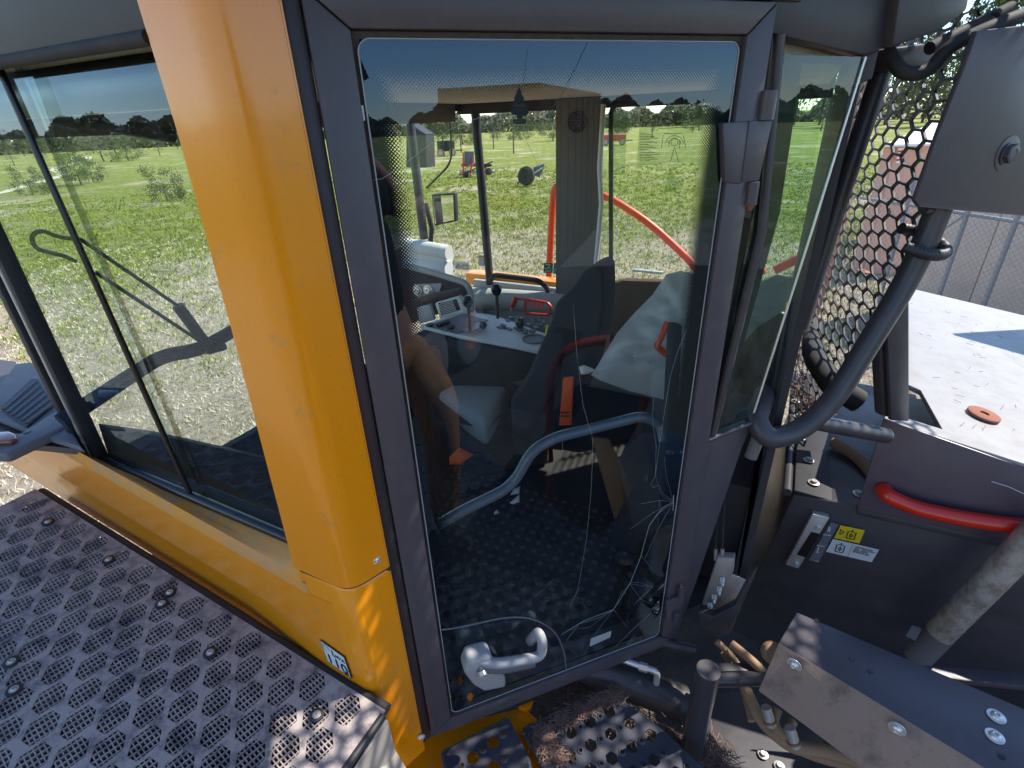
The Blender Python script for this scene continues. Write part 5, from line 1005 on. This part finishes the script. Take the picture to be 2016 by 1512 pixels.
# big wheels of the machine
def wheel_mesh(r, w):
    prof = [(r * 0.45, -w * 0.30), (r * 0.55, -w * 0.48), (r * 0.85, -w * 0.5), (r * 0.96, -w * 0.42), (r, -w * 0.25), (r, w * 0.25), (r * 0.96, w * 0.42), (r * 0.85, w * 0.5), (r * 0.55, w * 0.48), (r * 0.45, w * 0.30)]
    return lathe_mesh('tyre', prof, 40)
def rim_mesh(r, w): return lathe_mesh('rim', [(r * 0.54, -w * 0.47), (r * 0.50, -w * 0.40), (r * 0.44, -w * 0.1), (r * 0.16, -w * 0.1), (r * 0.15, -w * 0.30), (r * 0.02, -w * 0.30), (r * 0.02, w * 0.2), (r * 0.5, w * 0.4), (r * 0.54, w * 0.47)], 30)
wm, wr = wheel_mesh(0.85, 0.6), rim_mesh(0.85, 0.6); wm.materials.append(MT['rubber']); wr.materials.append(MT['yellow'])
for (u, v) in ((1.6, 2.9), (-2.1, 2.7), (1.8, -0.1), (-2.1, 0.1)):
    w_ = placed('wheel', wm, M(u, v, 0.85) - ZZ * 0.0, VV, 'rubber', MAC); r_ = bpy.data.objects.new('rim', wr); COL.objects.link(r_); r_.parent = w_

# ================================================================== LOOSE THINGS IN THE CAB
def soft(name, outline, pl, mt, depth, label, cat, res=28, sd=1, wr=0.012):
    """a crumpled sheet or bag filling an outline on plane pl, bulged and creased, with real thickness"""
    rn = random.Random(sd); bm = bmesh.new(); xs = [p[0] for p in outline]; ys = [p[1] for p in outline]
    c = V3((sum(xs) / len(xs), sum(ys) / len(ys), 0)); n = len(outline); per = []
    for i in range(n):
        for k in range(6): per.append(lerp2(outline[i], outline[(i + 1) % n], k / 6))
    creases = [(rn.uniform(0, 6.28), rn.uniform(12, 40), rn.uniform(0, 6)) for _ in range(7)]
    def P_(x, y, f, side):
        b_ = 0
        for a_, fr_, ph in creases: b_ += abs(math.sin((x * math.cos(a_) + y * math.sin(a_)) / fr_ + ph)) - 0.5
        return pl(x, y, side * depth * (1 - f ** 3) * 0.5 + b_ * wr * (1 - f ** 8) * 0.5)
    for side in (1, -1):
        rings = []
        for r_ in range(13):
            f = r_ / 12; rings.append([bm.verts.new(P_(c.x + (x - c.x) * f, c.y + (y - c.y) * f, f, side)) for x, y in per])
        for a_, b_ in zip(rings[1:], rings[2:]):
            for j in range(len(per)): q = (j + 1) % len(per); bm.faces.new((a_[j], a_[q], b_[q], b_[j]))
        cv_ = bm.verts.new(P_(c.x, c.y, 0, side))
        for j in range(len(per)): bm.faces.new((cv_, rings[1][j], rings[1][(j + 1) % len(per)]))
        bm.verts.index_update()
    bmesh.ops.remove_doubles(bm, verts=bm.verts, dist=0.0004)
    return link(name, finish(bm, name, ang=80), mt, None, label=label, cat=cat)
bagp = Plane(DS(0, 0, -0.30), (DN + V3((0, 0, 0.12))).normalized())
soft('plastic_bag', [(1312, 540), (1340, 533), (1400, 545), (1480, 560), (1530, 540), (1562, 548), (1545, 610), (1490, 645), (1440, 700), (1372, 780), (1312, 788), (1240, 770), (1180, 748), (1163, 738), (1175, 722), (1215, 655), (1250, 615), (1285, 580)], bagp, 'film', 0.12, 'crumpled translucent white plastic bag slumped behind the driver seat', 'plastic bag', wr=0.034)
rh = thing('pry_handle', 'red orange bent grip handle stuck through the white plastic bag', 'handle', tuple(bagp(1310, 700, 0.08)))
tube('grip', rnd([bagp(1315, 634, 0.09), bagp(1293, 682, 0.09), bagp(1312, 698, 0.09)], 0.01), 0.0115, 'redrail', rh, n=12, rad=None)
tube('shaft', [bagp(1308, 697, 0.09), bagp(1333, 712, 0.09)], 0.007, 'redrail', rh, n=10)
soft('orange_flag', [(884, 900), (904, 881), (933, 895), (915, 908), (912, 914), (885, 915)], Plane(Hz(905, 900, 1.95), (0, -0.6, 0.8)), 'orange', 0.02, 'folded orange webbing lying on the dark cab floor by the seat', 'webbing', wr=0.006)
soft('white_scrap', [(1140, 722), (1150, 718), (1172, 728), (1160, 736), (1144, 738)], bagp, 'white', 0.02, 'small torn white scrap beside the plastic bag corner', 'paper scrap', wr=0.004)
for q_, lb_ in (([(1012, 962), (1024, 958), (1022, 972), (1004, 975)], 'white paper scrap just below the inner grab rail'), ([(1003, 990), (1022, 974), (1023, 988), (1010, 993)], 'lower white paper scrap below the inner grab rail'), ([(972, 1010), (978, 1003), (983, 1010), (974, 1013)], 'tiny white paper scrap left below the inner grab rail')):
    soft('paper_scrap', q_, Plane(Hz(q_[0][0], q_[0][1], 1.80), (0, -0.3, 1)), 'white', 0.01, lb_, 'paper scrap', wr=0.003)
# rolled white papers on the dash
rl = thing('paper_roll', 'fat roll of white papers lying on the dash against the far window', 'paper roll', tuple(cv(845, 520, -0.3)))
pr_ = UVP(2.0)
for k_, (dy, r_) in enumerate(((0, 0.055), (-14, 0.050), (10, 0.045), (-26, 0.04))): tube('paper_sheet', [pr_(800, 508 + dy, 0.02 * k_), pr_(884, 520 + dy * 0.9, 0.02 * k_)], r_, 'white', rl, n=18)
# red tool on the far console (saw-like grip)
rt_ = thing('red_hand_tool', 'red plastic framed hand tool propped on the far console', 'tool', tuple(rp(1040, 610)))
rq = UVP(1.85)
tube('barrel', [rq(1018, 583), rq(1008, 604)], 0.014, 'redplastic', rt_, n=10); tube('tip', [rq(1009, 603), rq(1005, 613)], 0.007, 'chrome', rt_, n=8, rad=[0.007, 0.002])
bm = bmesh.new()
sweep(bm, rnd([rq(1020, 588), rq(1045, 590), rq(1078, 596), rq(1086, 605), rq(1080, 620), rq(1035, 617), rq(1034, 592)], 0.01), 0.0075, 8); link('frame', finish(bm, 'frame'), 'redplastic', rt_)
for k_ in range(7): tube('grip_rib', [rq(1040 + k_ * 5, 591 + k_ * 0.8), rq(1039 + k_ * 5, 600 + k_ * 0.8)], 0.004, 'redplastic', rt_, n=6)
# tree shaped air freshener hanging near the header
af = thing('air_freshener', 'dark blue tree shaped air freshener hanging from the cab roof', 'air freshener', tuple(UVP(0.9)(1020, 240)))
ap = UVP(0.9)
prism('card', [ap(x, y) for x, y in ((1022, 172), (1027, 183), (1025, 183), (1033, 196), (1030, 196), (1040, 212), (1036, 213), (1041, 222), (1034, 229), (1028, 227), (1028, 234), (1018, 234), (1017, 227), (1009, 226), (1004, 218), (1010, 208), (1007, 205), (1014, 194), (1011, 194), (1018, 182), (1016, 182))], VV * 0.002, 'bluefresh', af)
prism('card_base', [ap(x, y) for x, y in ((1010, 234.5), (1035, 234.5), (1035, 244), (1010, 244))], VV * 0.002, 'bluefresh', af)
tube('string', [ap(1022, 172), ap(1022, 128)], 0.0009, 'black', af, n=4)
lines('card_print', [(ap(1012, 208, 0.0), ap(1034, 207, 0.0)), (ap(1012, 239, 0.0), ap(1033, 239, 0.0))], 0.004, -VV, 'labelgrey', af)

# ================================================================== YARD AND FIELD OBJECTS
def wheel_on(parent, p, r, w, ax, name='wheel', rimm='rim'):
    me, rm = wheel_mesh(r, w), rim_mesh(r, w); me.materials.append(MT['dusttyre']); rm.materials.append(MT[rimm]); o = placed(name, me, p, ax, 'rubber', parent); q = bpy.data.objects.new('rim', rm); COL.objects.link(q); q.parent = o; return o
# trailer with brown load rack behind the photographer (mirrored in the door glass)
ta, tc = AZ(122), V3((2.75, -3.95, 0)); tn = V3((-ta.y, ta.x, 0)); tn = tn if tn.dot(CAM - tc) > 0 else -tn
TR = thing('log_trailer', 'low dark trailer with dual tyres and red rims behind the photographer', 'trailer', tuple(tc))
for s in (-0.65, 0.65): 
    for q in (0.0, -1.75): wheel_on(TR, tc + ta * s + tn * q + ZZ * 0.52, 0.52, 0.28, tn)
slab('trailer_bed', tc - ta * 1.6 - tn * 2.0 + ZZ * 1.05, ta * 5.5, tn * 2.2, ZZ * 0.16, 'trailer', TR, 0.01)
slab('chassis_rail', tc - ta * 1.5 - tn * 0.6 + ZZ * 0.82, ta * 5.2, tn * 0.12, ZZ * 0.22, 'intdark', TR); slab('chassis_rail', tc - ta * 1.5 - tn * 1.4 + ZZ * 0.82, ta * 5.2, tn * 0.12, ZZ * 0.22, 'intdark', TR)
tube('axle', [tc - ta * 0.65 - tn * 1.9 + ZZ * 0.52, tc - ta * 0.65 + ZZ * 0.52], 0.06, 'intdark', TR); tube('axle', [tc + ta * 0.65 - tn * 1.9 + ZZ * 0.52, tc + ta * 0.65 + ZZ * 0.52], 0.06, 'intdark', TR)
# dark brown steel load of panels standing on the trailer's rear
LD = thing('steel_bin', 'tall dark brown steel bin standing on the ground behind the trailer', 'steel bin', tuple(tc + ta * 7.0 - tn * 0.9))
bmat = 'trailer'; b0 = tc + ta * 4.4 - tn * 1.9 + ZZ * 0.12
slab('side_wall', b0 + tn * 1.95, ta * 6.2, tn * 0.05, ZZ * 3.65, bmat, LD, 0.01); slab('side_wall', b0, ta * 6.2, tn * 0.05, ZZ * 3.65, bmat, LD, 0.01)
slab('end_wall', b0 + tn * 0.055, ta * 0.05, tn * 1.89, ZZ * 3.65, bmat, LD, 0.01); slab('end_wall', b0 + ta * 6.14 + tn * 0.055, ta * 0.05, tn * 1.89, ZZ * 3.65, bmat, LD, 0.01)
slab('floor', b0 + tn * 0.06 + ta * 0.06, ta * 6.06, tn * 1.88, ZZ * 0.04, bmat, LD)
for i in range(9): slab('rib', b0 + tn * 2.003 + ta * (0.1 + i * 0.73), ta * 0.10, tn * 0.02, ZZ * 3.6, bmat, LD, 0.008)
# brown sided shed with flag and pale roof, right
SHD = thing('metal_shed', 'pinkish brown metal sided shed with pale roof beyond the hood', 'shed', tuple(px_ground(1790, 15)))
wa, wb = px_ground(1750, 13.2), px_ground(1866, 13.6); fd = (wb - wa).normalized(); bdir = wb.normalized()
wz = CAM.z - 13.4 * (60 / 1149.0)
nrib = int((wb - wa).length / 0.22)
for i in range(nrib + 1):
    slab('siding_panel', wa + fd * (i * 0.22) + ZZ * 0.0 - bdir * (0.02 if i % 2 else 0.0), fd * 0.217, bdir * 0.03, ZZ * wz, 'pinksiding', SHD, 0.0)
slab('side_wall', wb + fd * 0.05 + bdir * 0.04, fd * 0.04, bdir * 5, ZZ * wz, 'pinksiding', SHD)
prism('roof', [wa - bdir * 0.3 + ZZ * wz, wb - bdir * 0.3 + fd * 0.1 + ZZ * wz, wb + bdir * 5.2 + ZZ * (wz + 0.22), wa + bdir * 5.2 + fd * 0.6 + ZZ * (wz + 0.22)], ZZ * 0.04, 'whiteroof', SHD)
sp2 = Plane(wa - bdir * 0.12, V3((fd.y, -fd.x, 0)))
FL = thing('striped_flag', 'small red and white striped flag pinned to the brown shed', 'flag', tuple(sp2(1772, 305)))
for i in range(7): ribbon('stripe', [[sp2(1768 - i * 0.6, 292 + i * 4.2, 0.02), sp2(1781 - i * 0.6, 291 + i * 4.2, 0.02), sp2(1780.4 - i * 0.6, 295.2 + i * 4.2, 0.02), sp2(1767.4 - i * 0.6, 296.2 + i * 4.2, 0.02)]], 'redplastic' if i % 2 else 'labelwhite', FL)
# beige block wall and chain-link fence, right edge
ga, gb_ = px_ground(1790, 9.6), px_ground(2300, 8.0); gd_ = (gb_ - ga).normalized(); gn = V3((-gd_.y, gd_.x, 0)); gn = gn if gn.y > 0 else -gn
BW = thing('beige_wall', 'stained beige panel wall behind the chain link fence', 'wall', tuple((ga + gb_) / 2 + gn * 1.2))
for i in range(6): slab('wall_panel', ga + gn * 1.2 + gd_ * (i * 1.3 - 0.6), gd_ * 1.285, gn * 0.15, ZZ * 2.35, 'beigewall', BW, 0.006)
slab('wall_base', ga + gn * 1.1 - gd_ * 0.6 + ZZ * 0.3, gd_ * 7.8, gn * 0.08, ZZ * 0.14, 'intdark', BW)
FN = thing('chain_link_fence', 'galvanised chain link fence with posts behind the hood', 'fence', tuple((ga + gb_) / 2))
for i in range(6): p = ga + gd_ * (i * 0.72 + 0.3 + (0.14 if i % 2 else 0)); tube('fence_post', [p, p + ZZ * 2.3], 0.03, 'galv', FN, n=10)
tube('top_rail', [ga + ZZ * 1.95 - gd_, gb_ + ZZ * 1.95 + gd_], 0.022, 'galv', FN, n=8); tube('diagonal_brace', [ga + gd_ * 0.5 + ZZ * 1.3, ga + gd_ * 1.3 + ZZ * 2.1], 0.012, 'galv', FN, n=6)
bm = bmesh.new(); Lf = (gb_ - ga).length
for i in range(int(Lf / 0.075) + 30):
    for sgn in (1, -1):
        x0 = i * 0.075 - 2.0 * (1 if sgn > 0 else 0); p0, p1 = (x0, 0.1), (x0 + 2.15 * sgn, 2.25)
        if sgn < 0 and x0 > Lf + 2.1: continue
        a_, b_ = ga + gd_ * p0[0] + ZZ * p0[1] - gn * 0.03, ga + gd_ * p1[0] + ZZ * p1[1] - gn * 0.03
        if p0[0] < -2.2: continue
        sweep(bm, [a_, b_], 0.0022, 3, cap=False)
link('wire_mesh', finish(bm, 'wire_mesh', False), 'galv', FN, kind='stuff')
# abandoned implements in the field
pg = Hz(945, 348, 0)
IM = thing('red_farm_implement', 'red and black farm implement with an upright grey panel standing in the field', 'farm implement', tuple(pg))
ip2 = Plane(pg, (V3((CAM.x - pg.x, CAM.y - pg.y, 0))).normalized()); sc_ = (pg - CAM).length / 1150
def ib(nm, x0, y0, x1, y1, mt, dp=0.6, rot=0.0, par=None): a_, b_, c_, d_ = ip2(x0, y0), ip2(x1, y0), ip2(x1, y1), ip2(x0, y1); return prism(nm, [a_, b_, c_, d_], ip2.n * -dp, mt, par, 0.02)
ib('panel', 914, 298, 933, 325, 'plastic', 0.3, par=IM); ib('frame_beam', 908, 322, 965, 328, 'redplastic', 0.5, par=IM); ib('frame_beam', 905, 336, 975, 341, 'trim', 0.3, par=IM)
for x0, y0, x1, y1, r_, m_ in ((912, 300, 912, 348, 1.6, 'redplastic'), (930, 310, 925, 350, 1.6, 'redplastic'), (945, 298, 950, 345, 1.8, 'redplastic'), (905, 345, 970, 318, 1.2, 'rubber'), (940, 330, 968, 325, 2.5, 'rubber'), (955, 322, 958, 350, 1.5, 'redplastic'), (915, 332, 948, 314, 1.2, 'trim')): tube('frame_bar', [ip2(x0, y0), ip2(x1, y1, 0.2)], r_ * sc_, m_, IM, n=8)
for x, y, r_ in ((918, 345, 5), (962, 338, 7), (948, 345, 5)): bmx = lathe_mesh('coulter_disc', [(r_ * sc_, 0), (r_ * sc_, 0.06), (r_ * sc_ * 0.3, 0.12), (0.02, 0.12)], 20); placed('coulter_disc', bmx, ip2(x, y, 0.2), (0.3, -0.9, 0.2), 'rubber', IM)
pg2 = Hz(1043, 366, 0); ip2 = Plane(pg2, (V3((CAM.x - pg2.x, CAM.y - pg2.y, 0))).normalized()); sc_ = (pg2 - CAM).length / 1150
I2 = thing('scrap_wheel', 'black dished wheel with a bent guard lying in the grass right of the red implement', 'scrap wheel', tuple(pg2))
bmx = lathe_mesh('dish', [(18 * sc_, 0), (18 * sc_, 0.22), (12 * sc_, 0.30), (5 * sc_, 0.18), (0.02, 0.18)], 24); placed('dish', bmx, ip2(1038, 347), (-0.5, -0.8, 0.25), 'rubber', I2)
prism('guard', [ip2(1050, 330), ip2(1072, 322), ip2(1070, 332), ip2(1062, 350), ip2(1052, 345)], ip2.n * -0.3, 'plastic', I2, 0.03); tube('strut', [ip2(1045, 345), ip2(1068, 330)], 1.8 * sc_, 'chrome', I2, n=8); tube('strut', [ip2(1018, 362), ip2(1030, 350)], 1.5 * sc_, 'rubber', I2, n=8)
# distant red implement / wagon
for (px_, ds, w_, h_, mt, nm, lb_, cat_) in ((1210, 70, 2.8, 0.7, 'redplastic', 'red_wagon', 'long red wagon far off in the field through the far right window', 'wagon'), (875, 60, 1.8, 1.0, 'rubber', 'dark_baler', 'dark green grey baler far off in the field seen over the mirror', 'baler')):
    p = px_ground(px_, ds); T_ = thing(nm, lb_, cat_, tuple(p)); sd_ = V3((p.y, -p.x, 0)).normalized(); fo = p.normalized()
    slab('body', p - sd_ * w_ / 2 + ZZ * 0.5, sd_ * w_, fo * 1.4, ZZ * h_, mt, T_, 0.08); slab('drawbar', p + sd_ * w_ / 2 + ZZ * 0.5, sd_ * 0.8, fo * 0.1, ZZ * 0.1, 'intdark', T_)
    for s in (-0.35, 0.35): wheel_on(T_, p + sd_ * w_ * s + ZZ * 0.38, 0.38, 0.22, fo)
# pale plank in the grass
pa, pb = Hz(1245, 534, 0), Hz(1305, 540, 0); tag_ = slab('wooden_plank', pa + ZZ * 0.005, pb - pa, VV * 0.10, ZZ * 0.04, 'trim', None, 0.005, label='pale weathered plank lying in the grass beyond the far right window', cat='plank')
# field fence posts in the distance
for i, x in enumerate((870, 905, 970, 1010, 640, 740)):
    p = px_ground(x, 60 + (i % 3) * 6); tube('field_post', [p, p + ZZ * 2.2], 0.07, 'bark', None, n=6, label='slim weathered post at the field edge before the tree line', cat='post', group='posts at the field edge')

# ================================================================== THE PHOTOGRAPHER (seen in the door glass)
PR = thing('person', 'person in black shirt and brown canvas trousers holding up a phone', 'person', (0.22, 0.15, 1.6))
def skin(name, verts, edges, radii, mt, parent, sub=2, root=0):
    me = bpy.data.meshes.new(name); me.from_pydata([tuple(v) for v in verts], edges, []); o = bpy.data.objects.new(name + '_tmp', me); COL.objects.link(o)
    m = o.modifiers.new('s', 'SKIN'); 
    for i, r in enumerate(radii): me.skin_vertices[0].data[i].radius = (r, r) if isinstance(r, float) else r
    for i in range(len(verts)): me.skin_vertices[0].data[i].use_root = (i == root)
    s = o.modifiers.new('d', 'SUBSURF'); s.levels = sub
    dg = bpy.context.evaluated_depsgraph_get(); em = bpy.data.meshes.new_from_object(o.evaluated_get(dg)); bpy.data.objects.remove(o); bpy.data.meshes.remove(me)
    for p in em.polygons: p.use_smooth = True
    em.materials.clear(); return link(name, em, mt, parent)
X = 0.13
B = [(X, 0.00, 2.50), (X, -0.03, 2.70), (X, -0.07, 2.92), (X, -0.09, 3.02), (X, -0.08, 3.10), (X, -0.07, 3.20), (X, -0.07, 3.32),            # 0..6 spine, neck, head
     (X - 0.10, 0.05, 2.42), (X - 0.11, 0.16, 2.08), (X - 0.11, 0.12, 1.70), (X - 0.11, 0.18, 1.64), (X - 0.12, 0.30, 1.63),               # 7..11 left leg
     (X + 0.10, 0.05, 2.42), (X + 0.12, 0.18, 2.08), (X + 0.12, 0.14, 1.70), (X + 0.12, 0.20, 1.64), (X + 0.13, 0.32, 1.63),               # 12..16 right leg
     (X + 0.19, -0.08, 2.98), (X + 0.30, 0.02, 2.86), (X + 0.17, -0.02, 2.98), (X + 0.02, -0.045, 3.17),                                      # 17..20 right arm: shoulder, elbow, forearm, wrist
     (X - 0.19, -0.08, 2.98), (X - 0.26, -0.06, 2.72), (X - 0.23, -0.04, 2.95), (X - 0.22, -0.05, 3.13)]                                      # 21..24 left arm
Ed = [(0, 1), (1, 2), (2, 3), (3, 4), (4, 5), (5, 6), (0, 7), (7, 8), (8, 9), (9, 10), (10, 11), (0, 12), (12, 13), (13, 14), (14, 15), (15, 16), (3, 17), (17, 18), (18, 19), (19, 20), (3, 21), (21, 22), (22, 23), (23, 24)]
Rd = [0.11, 0.11, 0.125, 0.10, 0.06, 0.085, 0.085, 0.075, 0.055, 0.042, 0.045, 0.035, 0.075, 0.055, 0.042, 0.045, 0.035, 0.06, 0.042, 0.038, 0.028, 0.06, 0.042, 0.038, 0.028]
skin('body', B, Ed, Rd, 'skin', PR)
skin('shirt', [B[0], B[1], B[2], B[3], B[17], V3(B[17]).lerp(V3(B[18]), 0.55), B[21], V3(B[21]).lerp(V3(B[22]), 0.55)], [(0, 1), (1, 2), (2, 3), (3, 4), (4, 5), (3, 6), (6, 7)], [0.135, 0.135, 0.15, 0.115, 0.070, 0.058, 0.070, 0.058], 'shirt', PR)
skin('trousers', [V3(B[0]) - V3((0, 0, 0.02))] + [B[7], (B[8][0], B[8][1], 2.3), B[8], (B[9][0], 0.14, 1.9), (B[9][0], 0.12, 1.74)] + [B[12], (B[13][0], B[13][1], 2.3), B[13], (B[14][0], 0.16, 1.9), (B[14][0], 0.14, 1.74)], [(0, 1), (1, 2), (2, 3), (3, 4), (4, 5), (0, 6), (6, 7), (7, 8), (8, 9), (9, 10)], [0.125, 0.090, 0.085, 0.072, 0.070, 0.074, 0.090, 0.085, 0.072, 0.070, 0.074], 'trousers', PR)
for s in (9, 14): skin('boot', [(B[s][0], B[s][1], 1.80), (B[s][0], B[s][1], 1.67), (B[s][0], B[s][1] + 0.10, 1.65), (B[s][0], B[s][1] + 0.20, 1.64)], [(0, 1), (1, 2), (2, 3)], [0.058, 0.055, 0.05, 0.04], 'boots', PR)
skin('hair', [(X, -0.10, 3.34), (X, -0.15, 3.26), (X, -0.05, 3.38)], [(0, 1), (0, 2)], [0.095, 0.075, 0.07], 'hair', PR)
for s in (-1, 1):
    hm_ = lathe_mesh('eye', [(0.004, 0), (0.012, 0.003), (0.013, 0.008), (0.006, 0.014)], 10); placed('eye', hm_, V3((X + s * 0.032, 0.005, 3.285)), (0, 1, 0), 'labelwhite', PR)
skin('nose', [(X, 0.0, 3.28), (X, 0.030, 3.25)], [(0, 1)], [0.010, 0.016], 'skin', PR, 1); skin('mouth', [(X - 0.025, 0.012, 3.205), (X, 0.018, 3.205), (X + 0.025, 0.012, 3.205)], [(0, 1), (1, 2)], [0.006, 0.008, 0.006], 'skin', PR, 1)
PH = thing('phone', 'dark phone held up in front of the cab by the photographer', 'phone', (0.06, -0.035, 3.2))
prism('phone_body', [CAM + RW @ V3((x, y, 0.014)) for x, y in ((-0.03, -0.04), (0.13, -0.04), (0.13, 0.038), (-0.03, 0.038))], RW @ V3((0, 0, 0.008)), 'blackgloss', PH, 0.002)
def hand(w, tgt, sgn):
    w = V3(w); d_ = (V3(tgt) - w).normalized(); sd_ = ZZ.cross(d_).normalized(); up_ = d_.cross(sd_)
    for k_, l_ in enumerate((0.068, 0.076, 0.072, 0.058)):
        o_ = (k_ - 1.5) * 0.019; a_ = w + d_ * 0.03 + up_ * o_; b_ = w + d_ * 0.085 + up_ * o_ * 1.05; c_ = b_ + (d_ * 0.5 + sd_ * sgn * 0.6) * l_ * 0.5; e_ = c_ + (sd_ * sgn - d_ * 0.3) * l_ * 0.4
        skin('finger', [a_, b_, c_, e_], [(0, 1), (1, 2), (2, 3)], [0.013, 0.0095, 0.0085, 0.0075], 'skin', PR, 2)
    skin('thumb', [w + d_ * 0.02 - up_ * 0.02, w + d_ * 0.05 - up_ * 0.045, w + d_ * 0.085 - up_ * 0.05], [(0, 1), (1, 2)], [0.015, 0.011, 0.009], 'skin', PR, 2)
    skin('palm', [w, w + d_ * 0.04, w + d_ * 0.08], [(0, 1), (1, 2)], [(0.026, 0.02), (0.036, 0.02), (0.036, 0.016)], 'skin', PR, 2)
hand(B[20], CAM + V3((0.08, -0.04, 0)), 1); hand(B[24], CAM + V3((-0.03, -0.05, 0)), -1)
